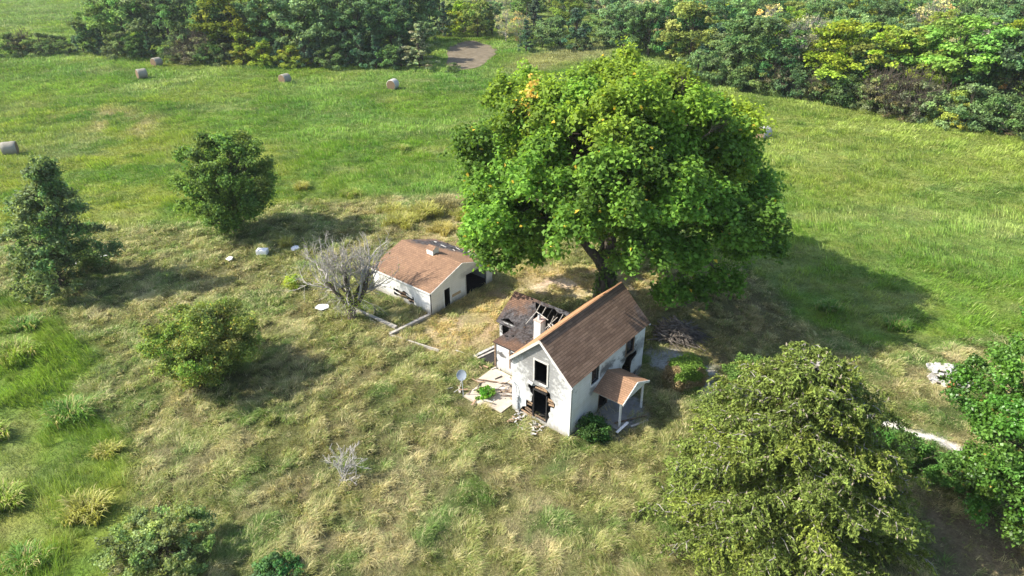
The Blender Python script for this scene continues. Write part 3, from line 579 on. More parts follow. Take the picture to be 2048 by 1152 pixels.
BACK_TREES = [  # hedgerow, pond and wood-edge positions worked back from image pixels; deep woods scattered
  ('left_front','F',-121.1,170.4,5,1.0), ('left_front','G',-118.1,171.6,4.5,1.0), ('left_front','F',-114.2,171.6,5,1.0), ('left_front','F',-110.4,171.6,4.5,1.0), ('left_front','C',-104.6,172.3,9,1.0), ('left_front','K',-101.1,170.4,7,1.0),
  ('left_front','C',-98.1,169.2,6.5,1.0), ('left_front','F',-93.5,168.6,5.5,1.0), ('left_front','F',-89.4,167.4,5,1.0), ('left_front','C',-85.6,166.8,6,1.0), ('left_front','F',-78.9,163.9,4.5,1.0), ('left_front','G',-75.7,162.8,5,1.0),
  ('left_front','G',-71.8,161.7,5.5,1.0), ('left_front','F',-68.2,160.5,5,1.0), ('left_front','F',-65.1,160.0,4.5,1.0), ('left_front','H',-61.1,158.9,4.5,1.0), ('left_front','H',-56.2,158.4,5,1.0), ('left_front','C',-52.5,157.8,6,1.0),
  ('left_front','H',-49.5,157.3,4.5,1.0), ('left_front','C',-46.4,157.3,7,1.0), ('left_front','C',-43.1,156.8,6.5,1.0), ('left_front','F',-40.1,156.2,4.5,1.0), ('left_front','C',-36.8,156.2,7.5,1.0), ('left_front','C',-33.6,155.7,8,1.0),
  ('left_front','C',-30.2,155.2,7,1.0), ('left_front','F',-27.2,155.2,5,1.0), ('left_front','C',-24.5,154.7,6.5,1.0), ('left_front','I',-20.6,155.2,9.5,1.0), ('left_front','F',-12.8,151.7,2.0,1.0), ('left_mid','A',-99.4,175.4,11.5,1),
  ('left_mid','A',-94.4,176.7,14,1), ('left_mid','K',-89.8,178.1,12.5,1), ('left_mid','A',-83.7,176.7,15.5,1.1), ('left_mid','A',-76.3,172.9,14.5,1.1), ('left_mid','K',-69.9,170.4,13,1), ('left_mid','B',-64.7,169.2,15,1.15),
  ('left_mid','A',-58.7,169.2,13.5,1.0), ('left_mid','A',-53.2,169.2,16,1.2), ('left_mid','A',-47.2,167.4,15,1.1), ('left_mid','A',-41.6,166.8,16.5,1.25), ('left_mid','A',-35.8,165.6,15,1.1), ('left_mid','K',-31.5,165.1,12.5,1),
  ('left_mid','A',-27.6,165.6,12,1), ('left_mid','C',-24.6,168.0,13,1.1), ('left_mid','A',-20.9,166.8,9,0.9), ('left_back','A',-104.3,192.3,14,1.1), ('left_back','A',-93.0,193.8,16,1.2), ('left_back','B',-72.7,189.3,17,1.2),
  ('left_back','A',-66.9,187.8,16,1.2), ('left_back','A',-60.0,186.4,16,1.2), ('left_back','B',-53.2,184.9,17,1.2), ('left_back','A',-42.6,183.5,17,1.25), ('left_back','A',-36.5,184.9,16,1.2), ('left_back','A',-30.9,186.4,16,1.2),
  ('left_back','A',-26.1,189.3,14,1.1), ('left_back','A',-67.1,210.6,15,1.2), ('left_back','A',-58.0,208.8,17,1.2), ('left_back','A',-46.1,207.0,17,1.2), ('left_back','B',-36.7,210.6,16,1.2), ('left_back','A',-30.0,214.2,16,1.2),
  ('left_back','C',-23.3,207.0,12,1.2), ('left_back','A',-22.0,223.9,14,1.2), ('pond','C',-18.8,200.2,9,1), ('pond','H',-13.3,205.3,8,1.1), ('pond','B',-9.5,200.2,9.5,1), ('pond','A',-5.5,203.6,9,1),
  ('pond','D',-1.6,192.3,8,1), ('pond','D',2.1,189.3,8,1.1), ('pond','C',3.5,178.1,7.5,1), ('pond','F',7.8,183.5,6,1.2), ('pond','C',6.0,198.6,11,1), ('pond','C',16.2,182.1,10.5,1.2),
  ('pond','F',17.6,179.4,3.5,1), ('pond','F',24.7,186.4,6,1.1), ('pond','C',27.3,183.5,7,1.1), ('pond','F',12.1,203.6,5,1.3), ('pond','F',23.3,203.6,5,1.3), ('right_front','A',27.5,174.2,12,1.2),
  ('right_front','A',32.7,169.2,12.5,1.1), ('right_front','K',37.2,165.1,12,1), ('right_front','C',32.4,182.1,10,1.1), ('right_front','B',40.5,159.5,13.5,1.2), ('right_front','C',44.2,154.2,10.5,1.2), ('right_front','A',44.3,163.3,14,1.1),
  ('right_front','F',37.9,141.4,6,1.0), ('right_front','A',42.3,138.8,8,1.0), ('right_front','F',45.4,135.5,5,1.0), ('right_front','F',48.6,133.9,5.5,1.0), ('right_front','G',51.2,131.5,5,1.0), ('right_front','F',53.5,128.9,6,1.0),
  ('right_front','G',56.2,126.3,4.5,1.0), ('right_front','F',58.2,124.9,5.5,1.0), ('right_front','F',60.5,122.5,5.5,1.0), ('right_front','F',62.9,120.5,4.5,1.0), ('right_front','G',64.8,118.5,6,1.0), ('right_front','G',66.9,116.3,5.5,1.0),
  ('right_front','G',68.8,114.4,6,1.0), ('right_front','F',70.7,112.7,5,1.0), ('right_front','H',73.0,111.5,5,1.0), ('right_front','F',74.7,109.8,6.5,1.0), ('right_front','F',76.6,108.1,5.5,1.0), ('right_front','F',78.4,106.5,6,1.0),
  ('right_front','F',80.2,104.4,6,1.0), ('right_front','G',82.3,101.9,5.5,1.0), ('right_mid','A',45.5,143.2,12.5,1.2), ('right_mid','A',49.7,140.5,14,1.25), ('right_mid','D',55.8,138.0,13.5,1), ('right_mid','K',51.1,135.5,9.5,1),
  ('right_mid','B',60.1,133.9,11,1.1), ('right_mid','B',63.0,131.5,13.5,1.35), ('right_mid','B',70.5,128.5,13.5,1.3), ('right_mid','K',65.5,127.8,10,1), ('right_mid','E',77.9,124.2,15.5,1.35), ('right_mid','B',72.3,122.1,9,1),
  ('right_mid','K',82.1,120.8,11,1), ('right_mid','A',84.4,118.8,14,1.3), ('right_mid','R',86.3,116.3,11,1.0), ('right_mid','A',88.0,113.8,14,1.2), ('right_front','F',84.4,98.5,6,1), ('right_front','F',86.4,94.4,6,1),
  ('right_front','G',88.7,90.2,5,1.1), ('right_front','F',91.1,86.0,6,1), ('right_mid','A',89.4,107.6,14,1.3), ('right_mid','B',92.9,101.9,13,1.2), ('right_mid','A',95.7,96.2,13,1.2), ('right_mid','K',98.2,90.2,12,1.2),
  ('right_back','D',60.4,150.1,10.9,1.02), ('right_back','A',67.4,149.1,11.8,1.16), ('right_back','A',78.7,146.4,12.6,0.96), ('right_back','D',95.7,147.9,11.6,1.11), ('right_back','B',108.8,153.2,10.7,1.24), ('right_back','B',119.2,149.9,9.9,1.07),
  ('right_back','B',130.1,150.4,11.1,0.99), ('right_back','D',48.6,163.9,10.2,1.21), ('right_back','B',62.8,165.7,11.7,1.19), ('right_back','A',75.2,164.2,11.7,1.11), ('right_back','B',87.1,162.0,9.5,0.95), ('right_back','B',96.7,164.9,11.6,1.07),
  ('right_back','A',106.7,164.1,11.1,1.19), ('right_back','C',121.5,160.4,12.9,0.95), ('right_back','A',132.4,162.6,11.7,1.24), ('right_back','B',141.4,158.6,13.1,1.19), ('right_back','A',39.2,173.9,13.9,1.15), ('right_back','K',50.8,178.5,10.7,1.27),
  ('right_back','D',62.0,176.9,11.0,1.12), ('right_back','A',76.8,174.7,12.9,1.18), ('right_back','A',87.0,171.9,13.2,1.14), ('right_back','D',99.6,174.0,13.2,0.99), ('right_back','A',110.5,174.1,13.3,0.96), ('right_back','A',124.5,176.7,13.6,1.23),
  ('right_back','A',139.6,178.9,11.0,0.96), ('right_back','A',151.7,172.2,9.6,1.16), ('right_back','K',35.6,187.9,10.1,1.24), ('right_back','B',50.0,186.0,12.2,1.18), ('right_back','A',56.6,186.9,13.1,1.09), ('right_back','B',73.6,190.9,10.1,1.04),
  ('right_back','B',84.8,185.0,12.8,1.11), ('right_back','B',93.9,186.7,12.9,1.09), ('right_back','A',107.2,190.1,12.0,1.28), ('right_back','A',115.7,185.6,11.6,1.18), ('right_back','B',127.5,184.4,10.0,1.13), ('right_back','A',139.5,187.1,9.8,1.07),
  ('right_back','A',147.9,185.1,11.8,1.28), ('right_back','A',163.6,190.6,13.9,1.07), ('right_back','C',28.6,202.9,11.9,1.22), ('right_back','D',40.2,199.2,13.3,1.0), ('right_back','D',52.1,200.0,10.0,1.21), ('right_back','A',64.5,196.0,10.9,1.0),
  ('right_back','K',71.4,197.7,10.9,1.15), ('right_back','A',81.4,197.7,11.3,1.27), ('right_back','K',97.8,198.8,11.7,1.2), ('right_back','D',106.6,201.4,11.0,0.99), ('right_back','A',122.2,199.0,10.2,1.09), ('right_back','C',131.9,202.6,12.9,0.99),
  ('right_back','A',145.1,200.0,11.1,1.25), ('right_back','B',156.2,198.5,11.9,1.05), ('right_back','B',165.5,196.3,12.2,1.07), ('right_back','K',179.5,202.7,12.9,1.07), ('right_back','B',16.6,213.3,10.1,1.04), ('right_back','A',29.6,213.0,9.8,0.98),
  ('right_back','D',41.7,210.5,12.8,1.15), ('right_back','C',54.0,210.0,10.3,1.07), ('right_back','K',68.3,216.1,11.9,0.99), ('right_back','A',77.7,210.6,9.7,1.21), ('right_back','D',85.2,210.5,10.2,1.23), ('right_back','A',99.3,214.0,13.3,1.2),
  ('right_back','B',109.5,210.0,11.6,1.03), ('right_back','D',124.2,212.9,10.7,1.04), ('right_back','C',134.6,212.4,12.1,1.13), ('right_back','K',147.9,214.4,10.0,0.99), ('right_back','D',158.5,211.1,12.7,1.17), ('right_back','B',172.1,211.4,10.6,1.0),
  ('right_back','K',177.7,209.0,9.5,0.96), ('right_back','A',4.7,228.8,13.7,1.11), ('right_back','A',16.4,225.9,10.8,1.12), ('right_back','D',29.3,227.8,10.0,0.95), ('right_back','C',44.0,223.6,12.6,1.11), ('right_back','B',55.0,221.8,11.3,0.99),
  ('right_back','D',69.5,224.9,11.8,1.08), ('right_back','B',81.3,224.0,12.8,1.24), ('right_back','D',92.1,224.0,13.0,1.24), ('right_back','D',101.5,223.2,11.2,1.07), ('right_back','A',112.0,225.3,11.5,0.97), ('right_back','A',123.3,222.2,11.4,1.09),
  ('right_back','C',137.5,224.0,11.6,1.2), ('right_back','A',151.2,224.3,12.7,1.22), ('right_back','A',163.8,221.5,11.1,1.17), ('right_back','A',180.8,223.1,13.1,1.29), ('right_back','C',190.3,228.1,12.3,1.22), ('right_back','D',-5.5,235.0,11.0,1.18),
  ('right_back','A',7.0,239.2,9.8,1.05), ('right_back','D',15.3,236.9,11.4,1.07), ('right_back','K',28.2,239.8,13.2,1.17), ('right_back','D',38.1,234.0,12.5,1.27), ('right_back','A',51.7,237.5,13.0,0.98), ('right_back','D',62.0,238.0,11.2,1.3),
  ('right_back','K',73.4,236.0,13.1,1.09), ('right_back','A',88.1,241.2,13.9,1.01), ('right_back','D',99.7,237.3,13.9,1.11), ('right_back','A',111.8,234.5,11.6,1.14), ('right_back','C',120.4,236.2,14.0,1.04), ('right_back','A',134.4,239.8,13.9,0.95),
  ('right_back','D',146.9,241.1,13.5,1.26), ('right_back','A',155.5,238.8,10.4,1.16), ('right_back','B',166.7,233.8,12.7,1.02), ('right_back','B',175.4,235.0,13.6,1.16), ('right_back','D',189.1,240.1,12.9,1.0), ('right_back','K',197.7,234.0,10.3,0.98),
  ('right_back','D',-8.5,253.5,9.7,1.09), ('right_back','A',3.2,250.7,10.8,1.03), ('right_back','B',17.2,248.9,13.3,1.24), ('right_back','D',27.3,248.3,9.8,1.21), ('right_back','D',42.2,250.8,11.9,1.06), ('right_back','A',51.1,251.3,12.8,1.04),
  ('right_back','D',62.1,248.1,13.5,1.09), ('right_back','D',72.2,246.5,11.6,1.05), ('right_back','C',82.7,248.0,10.1,1.14), ('right_back','A',98.3,248.0,13.6,1.18), ('right_back','B',113.0,253.2,10.2,0.99), ('right_back','K',122.8,250.7,13.6,0.98),
  ('right_back','B',133.7,251.5,11.2,0.96), ('right_back','K',147.7,251.9,11.6,1.12), ('right_back','C',156.0,253.9,12.3,1.03), ('right_back','D',167.1,246.6,13.7,1.19), ('right_back','A',179.5,246.3,12.3,0.95), ('right_back','A',188.8,247.2,11.5,1.11),
  ('right_back','C',205.4,253.3,12.0,1.18), ('right_back','B',212.4,248.8,12.8,1.02), ('right_back','D',-12.6,264.4,13.6,1.28), ('right_back','D',-0.3,260.4,13.6,1.23), ('right_back','D',15.3,259.5,13.9,1.02), ('right_back','A',24.7,265.1,13.4,1.04),
  ('right_back','A',35.3,260.0,12.0,1.15), ('right_back','K',49.3,264.7,13.0,1.04), ('right_back','A',61.2,260.4,13.3,1.14), ('right_back','A',73.9,266.1,10.8,1.11), ('right_back','K',82.0,261.3,13.0,1.2), ('right_back','K',94.6,259.9,10.4,1.07),
  ('right_back','C',109.1,258.6,12.1,1.27), ('right_back','A',119.1,261.0,13.9,1.12), ('right_back','A',132.4,260.2,10.0,0.97), ('right_back','D',147.3,260.3,13.0,1.29), ('right_back','D',155.9,259.7,11.4,1.02), ('right_back','B',171.3,265.2,10.6,1.01),
  ('right_back','B',182.3,261.6,12.1,1.29), ('right_back','C',190.5,258.8,9.6,1.01), ('right_back','B',203.5,266.2,12.7,1.3), ('right_back','B',217.4,265.7,11.6,0.95), ('right_back','B',225.4,260.3,13.4,0.97), ('right_back','B',-21.2,276.9,13.8,0.96),
  ('right_back','D',-9.7,272.9,13.9,1.23), ('right_back','A',5.5,272.4,12.5,0.96), ('right_back','A',17.7,275.8,10.9,1.03), ('right_back','D',28.3,271.8,13.4,1.22), ('right_back','D',42.7,276.8,12.6,1.14), ('right_back','C',51.6,278.0,13.1,0.97),
  ('right_back','A',59.9,278.7,12.6,1.25), ('right_back','A',75.5,275.3,11.8,0.95), ('right_back','A',83.7,276.0,9.7,1.02), ('right_back','A',93.4,278.5,9.8,1.18), ('right_back','K',101.0,271.8,12.6,1.29), ('right_back','A',117.8,272.2,10.6,1.06),
  ('right_back','C',127.7,275.3,12.4,1.21), ('right_back','A',140.1,274.8,10.1,1.12), ('right_back','D',154.7,277.4,10.7,1.22), ('right_back','K',169.2,274.2,11.1,1.19), ('right_back','D',178.1,273.7,10.5,1.04), ('right_back','A',189.9,274.2,10.4,1.09),
  ('right_back','C',200.5,276.5,13.4,1.18), ('right_back','B',211.7,276.7,13.6,1.02), ('right_back','K',225.3,274.7,11.2,1.28), ('right_back','A',237.7,273.9,10.6,0.99),
]

# ------------------------------------------------------------------ hedgerow and woods: one of each kind, then copies
def proto(kind, seed, H, Rr, prof, n, nleaf, L, W, base, z0=.8, rcl=(.9, 1.6), vert=.8, up=.45, trunk=.2, jit=.18, inner=.25, accents=(), leafm=None, rnd=.6, bare=False, fill=.3):
    rng = np.random.default_rng(seed); cl = []
    for i in range(n):
        t = rng.random() ** .85; th = i * 2.39996 + rng.normal() * .4; r = prof(t) * Rr * (rng.uniform(.75, 1.1) if rng.random() > fill else rng.uniform(.2, .7))
        cl.append((math.cos(th) * r, math.sin(th) * r, z0 + t * (H - z0) * rng.uniform(.93, 1.0), rng.uniform(*rcl) * (.6 + .4 * prof(t))))
    cl = np.array(cl); f0 = tint(base, jit, .4, rng, n)
    def cols(p, idx, nn):
        c = f0(p, idx, nn); u = rng.random(n)[idx]; a0 = 0
        for share, colr in accents: c = np.where(((u >= a0) & (u < a0 + share))[:, None], np.array(colr) * rng.uniform(.7, 1.3, (nn, 1)), c); a0 += share
        return c
    V, F, c = clump_leaves(cl, nleaf, L, W, rng, cols, vert=vert, up=up, inner=inner, rnd=rnd, ragged=.25, sub=4)
    P = [(np.array([(0, 0, -.3), (.1, 0, H * .3), (0, .1, H * .6), (0, 0, H * .95)]), np.array([trunk * 1.3, trunk, trunk * .6, .03]))]
    for q in cl[::(1 if bare else 3)]:
        P.append(limb((0, 0, max(.1, q[2] * .55)), q[:3], .07 if not bare else .06, .015, rng, 4, .2, .05))
    if bare:
        for q in cl: branching(q[:3] * np.array([.6, .6, .8]), q[:3] * np.array([1, 1, .1]) + (0, 0, 1.5), 2.2, .05, 2, rng, P, .5, .1, (3, 5), .6, .022, 4)
    tv, tf = tubes(P, 4)
    return mesh_np(kind + '_trunk', tv, tf), mesh_np(kind + '_crown', V, [F], c), H
dome = lambda t: (.55 + 1.1 * t if t < .4 else math.sqrt(max(.05, 1 - ((t - .4) / .62) ** 2)))
cone = lambda t: max(.08, (1 - t) ** .8 if t > .12 else .9)
bush = lambda t: math.sqrt(max(.06, 1 - t * t))
KIND = {   # kind: (object name, category, prototypes)
 'A': ('broadleaf_tree', 'tree', [proto('broad_a', 81, 12, 5.0, dome, 62, 185, .44, .29, (.058, .100, .034), 1.2), proto('broad_b', 82, 12, 4.8, dome, 58, 185, .43, .28, (.072, .112, .034), 1.0), proto('broad_c', 83, 12, 5.2, lambda t: dome(t) * (1 + .15 * math.sin(9 * t)), 64, 180, .42, .27, (.050, .092, .032), 1.0)]),
 'K': ('dark_broadleaf_tree', 'tree', [proto('dark_a', 84, 12, 4.2, dome, 55, 180, .42, .27, (.032, .068, .020), .6), proto('dark_b', 90, 12, 4.4, dome, 55, 180, .42, .26, (.036, .078, .030), .6)]),
 'B': ('yellow_green_tree', 'tree', [proto('yellow_a', 85, 12, 5.2, lambda t: dome(t) ** .8, 66, 170, .43, .27, (.090, .115, .013), 1.0, up=.7, accents=((.12, (.15, .17, .025)),)), proto('yellow_b', 91, 12, 5.0, dome, 60, 170, .43, .27, (.084, .112, .014), 1.0, up=.65)]),
 'C': ('cedar_tree', 'cedar tree', [proto('cedar_a', 86, 9, 2.3, cone, 55, 170, .34, .17, (.036, .068, .036), .3, (.45, .85), 1.0, .3, .14, leafm='n'), proto('cedar_b', 92, 9, 2.6, lambda t: cone(t) * (1 + .25 * math.sin(17 * t)), 55, 170, .34, .17, (.045, .080, .046), .3, (.45, .85), 1.0, .3, .14)]),
 'I': ('layered_cedar_tree', 'cedar tree', [proto('cedar_c', 93, 9, 3.4, lambda t: cone(t) * (.75 + .45 * (math.sin(26 * t) > 0)), 80, 150, .38, .17, (.105, .125, .060), .3, (.45, .8), .5, .6, .16)]),
 'D': ('bare_tree', 'tree', [proto('bare_a', 87, 12, 4.2, dome, 34, 46, .42, .26, (.19, .175, .075), 1.5, bare=True, jit=.2, inner=.6), proto('bare_b', 94, 12, 4.4, dome, 34, 40, .42, .26, (.15, .15, .075), 1.5, bare=True, inner=.6)]),
 'E': ('lime_green_tree', 'tree', [proto('lime', 88, 12, 4.9, dome, 80, 200, .42, .28, (.080, .138, .009), .8, accents=((.05, (.12, .15, .01)),))]),
 'R': ('reddish_tree', 'tree', [proto('red', 95, 12, 4.6, dome, 55, 80, .48, .32, (.085, .098, .035), .8, accents=((.08, (.22, .07, .03)), (.08, (.34, .21, .05))), bare=True)]),
 'F': ('green_shrub', 'shrub', [proto('shrub_a', 89, 5, 3.2, bush, 44, 160, .32, .2, (.046, .078, .026), .1, (.7, 1.2), trunk=.08), proto('shrub_b', 96, 5, 3.3, bush, 44, 160, .32, .2, (.060, .092, .030), .1, (.7, 1.2), trunk=.08)]),
 'G': ('bramble_shrub', 'shrub', [proto('bramble', 97, 5, 3.6, bush, 46, 90, .34, .2, (.088, .092, .044), .1, (.7, 1.2), trunk=.06, bare=True, jit=.2, accents=((.25, (.07, .095, .03)),))]),
 'H': ('yellow_shrub', 'shrub', [proto('yshrub', 98, 5, 3.4, bush, 46, 160, .32, .2, (.125, .155, .022), .1, (.7, 1.2), trunk=.06, accents=((.3, (.09, .13, .02)),))]),
}
LOOK = {'A': 'grey green broadleaf tree', 'K': 'dark broadleaf tree', 'B': 'yellow green tree', 'C': 'dark pointed cedar', 'I': 'pale layered cedar', 'D': 'thin tan half bare tree',
        'E': 'bright lime green rounded tree', 'R': 'green tree with red and orange sprays', 'F': 'dark green shrub', 'G': 'brown purple bramble shrub', 'H': 'yellow green shrub'}
PLACE = {'left_front': 'at the left hedgerow field edge', 'left_mid': 'in the left hedgerow middle row', 'left_back': 'in the left hedgerow back row',
         'pond': 'behind the dry pond', 'right_front': 'at the right woods field edge', 'right_mid': 'above the right woods edge shrubs'}
ORD = ['first', 'second', 'third', 'fourth', 'fifth', 'sixth', 'seventh', 'eighth', 'ninth', 'tenth', 'eleventh', 'twelfth', 'thirteenth', 'fourteenth', 'fifteenth', 'sixteenth']
from collections import Counter, defaultdict
made = {}; count = Counter((t[0], t[1]) for t in BACK_TREES); seen = Counter()
trng = random.Random(9)
for reg, kd, tx, ty, th, sx in sorted(BACK_TREES, key=lambda t: t[2] / t[3]):
    nm, cat, protos = KIND[kd]; pi = trng.randrange(len(protos)); tm, cm, H0 = protos[pi]
    if (kd, pi) not in made:
        root = empty(nm, (0, 0, 0)); link('trunk', tm, root, M_greybark if kd in 'DR' else M_bark); link('crown', cm, root, M_wood_leaf); made[(kd, pi)] = root
    else: root = copy_tree(made[(kd, pi)])
    s = th / H0; root.location = (tx, ty + (3.0 if reg.endswith('front') else 0), -.1); root.scale = (s * sx * trng.uniform(.92, 1.1), s * sx * trng.uniform(.92, 1.1), s); root.rotation_euler = (0, 0, trng.uniform(0, 6.28))
    seen[(reg, kd)] += 1; i, n = seen[(reg, kd)], count[(reg, kd)]
    if reg == 'right_back':
        lab = {'A': 'grey green rounded crown deep in the far right woods', 'K': 'dark rounded crown deep in the far right woods', 'B': 'yellow green crown deep in the far right woods', 'C': 'dark cedar point among the far right woods', 'D': 'pale tan half bare crown among the far right woods'}[kd]
        tag(root, lab, cat, LOOK[kd] + 's deep in the right woods')
    else:
        lab = LOOK[kd] + ' ' + PLACE[reg] + ('' if n == 1 else f', {ORD[i - 1]} such from the left')
        tag(root, lab, cat, {'left': 'left hedgerow', 'pond': 'pond side growth', 'righ': 'right woods edge'}[reg[:4]])

# ------------------------------------------------------------------ building materials
def wall_paint(name, blobs, dirt=(.42, .40, .36), base=(.68, .68, .67), sides=.2, soot=(.025, .022, .02)):
    """white lap siding with peeling, grime and soot stains round the burnt openings; blobs: (x, y, z, rx, ry, rz, strength)"""
    M = Mat(name, .7, .25); v = M.coord(); sep = M.n('ShaderNodeSeparateXYZ'); M.l(v, sep.inputs[0])
    nz = M.noise(v, 1.3, 6, .65); nf = M.noise(M.mapping(v, (6, 6, 1.2)), 2.2, 6, .7)
    c = M.mixc(M.mr(nz, .42, .72, 0, .5), base, dirt); c = M.mixc(M.mr(nf, .58, .72, 0, .5), c, (.50, .48, .45))
    low = M.mr(M.math('ADD', sep.outputs[2], M.math('MULTIPLY', M.noise(M.mapping(v, (2.5, 2.5, .6)), 2, 5), -1.1)), -.45, .25, .75, 0); c = M.mixc(low, c, (.30, .27, .21))
    acc = None
    for (bx, by, bz, rx, ry, rz, st) in blobs:
        d = M.n('ShaderNodeVectorMath', operation='LENGTH')
        d0 = M.mapping(v, (1 / rx, 1 / ry, 1 / rz), (0, 0, 0), (-bx / rx, -by / ry, -bz / rz)); M.l(d0, d.inputs[0])
        q = M.math('ADD', d.outputs['Value'], M.mr(M.noise(v, 2.6, 6, .7), .25, .75, -.75, .75)); q = M.mr(q, .5, 1.15, st, 0)
        acc = q if acc is None else M.math('MAXIMUM', acc, q)
    if acc is not None: c = M.mixc(acc, c, soot)
    saw = M.math('FRACT', M.math('MULTIPLY', sep.outputs[2], 1 / .21)); c = M.mixc(M.mr(saw, .0, .16, .42, 0), c, (.33, .32, .30)); M.base(c)
    M.bump(M.math('ADD', saw, M.math('MULTIPLY', nf, .25)), .6, .04)
    return M.m
def shingle(name, a, b, dark, blobs=(), scorch=(.018, .018, .02), row=.155, mort=.014, bw=.31):
    M = Mat(name, .92, .12); uv = M.coord('UV'); v = M.coord()
    br = M.n('ShaderNodeTexBrick'); br.inputs['Scale'].default_value = 1; br.inputs['Brick Width'].default_value = bw; br.inputs['Row Height'].default_value = row
    br.inputs['Mortar Size'].default_value = mort; br.inputs['Mortar Smooth'].default_value = .3; br.inputs['Bias'].default_value = 0; br.offset = .43
    br.inputs['Color1'].default_value = (*a, 1); br.inputs['Color2'].default_value = (*b, 1); br.inputs['Mortar'].default_value = (*dark, 1); M.l(uv, br.inputs['Vector'])
    n = M.noise(v, 1.1, 5, .6); n2 = M.noise(v, 14, 3)
    c = M.mixc(1.0, br.outputs['Color'], M.ramp(n, [(.3, (.82, .8, .8)), (.7, (1.15, 1.12, 1.08))]), 'MULTIPLY'); c = M.mixc(.7, c, M.ramp(n2, [(.3, (.7, .7, .7)), (.7, (1.25, 1.22, 1.2))]), 'MULTIPLY')
    acc = None
    for (bx, by, rx, ry, st) in blobs:
        d = M.n('ShaderNodeVectorMath', operation='LENGTH'); M.l(M.mapping(v, (1 / rx, 1 / ry, 0), (0, 0, 0), (-bx / rx, -by / ry, 0)), d.inputs[0])
        q = M.math('ADD', d.outputs['Value'], M.mr(M.noise(v, 1.5, 6, .7), .25, .75, -.4, .4)); q = M.mr(q, .6, 1.15, st, 0)
        acc = q if acc is None else M.math('MAXIMUM', acc, q)
    if acc is not None: c = M.mixc(acc, c, M.mixc(M.mr(M.noise(v, 3.5, 5, .7), .4, .65, 0, 1), scorch, (.10, .10, .105)))
    sp = M.n('ShaderNodeSeparateXYZ'); M.l(uv, sp.inputs[0])
    saw = M.math('FRACT', M.math('MULTIPLY', sp.outputs[1], -1 / row)); c = M.mixc(M.mr(saw, .78, .92, 0, .6), c, dark); M.base(c); M.bump(M.math('ADD', saw, M.math('MULTIPLY', n2, .4)), .8, .035)
    return M.m
def plain(name, a, b=None, sc=4, rough=.8, bump=.3, spec=.25, stretch=(1, 1, 1)):
    M = Mat(name, rough, spec); v = M.mapping(M.coord(), stretch); n = M.noise(v, sc, 6, .65)
    M.base(M.ramp(n, [(.3, a), (.7, b or tuple(x * .7 for x in a))])); M.bump(n, bump, .03); return M.m
M_char = plain('charred_black', (.012, .011, .010), (.035, .032, .03), 5, .9)
M_burnt = plain('burnt_board', (.05, .035, .025), (.28, .19, .12), 3.2, .9, .5, stretch=(1, 1, 4))
M_lath = plain('bare_lath_wood', (.20, .12, .07), (.42, .29, .18), 5, .9, .5)
M_trim = plain('white_trim_paint', (.78, .77, .74), (.55, .53, .49), 5)
M_greytrim = plain('weathered_fascia', (.52, .50, .46), (.34, .32, .29), 5)
M_conc = plain('worn_concrete', (.47, .40, .32), (.33, .28, .22), 1.7, .95, .4)
M_curb = plain('old_curb_concrete', (.42, .38, .33), (.26, .24, .2), 3, .95, .5)
M_plank = plain('weathered_plank', (.50, .47, .43), (.27, .23, .19), 4, .9, .4)
M_white = plain('white_scrap_sheet', (.82, .81, .79), (.62, .6, .57), 3, .6, .3)
M_rub = plain('broken_pale_concrete', (.46, .45, .43), (.28, .265, .25), 2.5, .95, .6)
M_orange = plain('orange_brick', (.5, .2, .07), (.35, .15, .07), 4)
M_metal = plain('galvanised_metal', (.42, .43, .44), (.30, .31, .32), 6, .45, .1, .5)
M_dish = plain('grey_dish_paint', (.30, .33, .36), (.24, .27, .30), 4, .5, .1, .4)
M_ply = plain('tan_plywood', (.45, .33, .19), (.36, .26, .15), 5)
M_glass = Mat('dark_window_glass', .08, .6).base((.012, .014, .016))

# ---- solid panels with openings
def panel(name, origin, ux, uy, outline, holes, th, mats, parent, edge=1):
    """flat slab in the plane (ux, uy); front on the side of ux x uy; holes are polygons; mats (front, back/edges)"""
    O, ux, uy = Vector(origin), Vector(ux), Vector(uy); nn = ux.cross(uy).normalized()
    loops = [outline] + list(holes); flat = [p for lp in loops for p in lp]
    tris = tessellate_polygon([[Vector((p[0], p[1], 0)) for p in lp] for lp in loops])
    n = len(flat); V = [O + ux * p[0] + uy * p[1] for p in flat]; V += [q - nn * th for q in V]
    F, mi = [], []
    for t in tris:
        a, b, c = (Vector((*flat[i], 0)) for i in t)
        if (b - a).cross(c - a).z < 0: t = (t[0], t[2], t[1])
        F.append(tuple(t)); mi.append(0); F.append((t[2] + n, t[1] + n, t[0] + n)); mi.append(1)
    s = 0
    for lp in loops:
        for i in range(len(lp)): j = (i + 1) % len(lp); F.append((s + i, s + j, s + j + n, s + i + n)); mi.append(edge)
        s += len(lp)
    me = bpy.data.meshes.new(name); me.from_pydata(V, [], F); me.polygons.foreach_set('material_index', mi)
    uvl = me.uv_layers.new(name='UVMap')
    for l in me.loops: uvl.data[l.index].uv = flat[l.vertex_index % n]
    me.validate(); me.update()
    import bmesh
    bm = bmesh.new(); bm.from_mesh(me); bmesh.ops.recalc_face_normals(bm, faces=bm.faces); bm.to_mesh(me); bm.free()
    return link(name, me, parent, mats)
def box_v(x0, x1, y0, y1, z0, z1):
    return [(x0, y0, z0), (x1, y0, z0), (x1, y1, z0), (x0, y1, z0), (x0, y0, z1), (x1, y0, z1), (x1, y1, z1), (x0, y1, z1)]
BF = [(0, 3, 2, 1), (4, 5, 6, 7), (0, 1, 5, 4), (1, 2, 6, 5), (2, 3, 7, 6), (3, 0, 4, 7)]
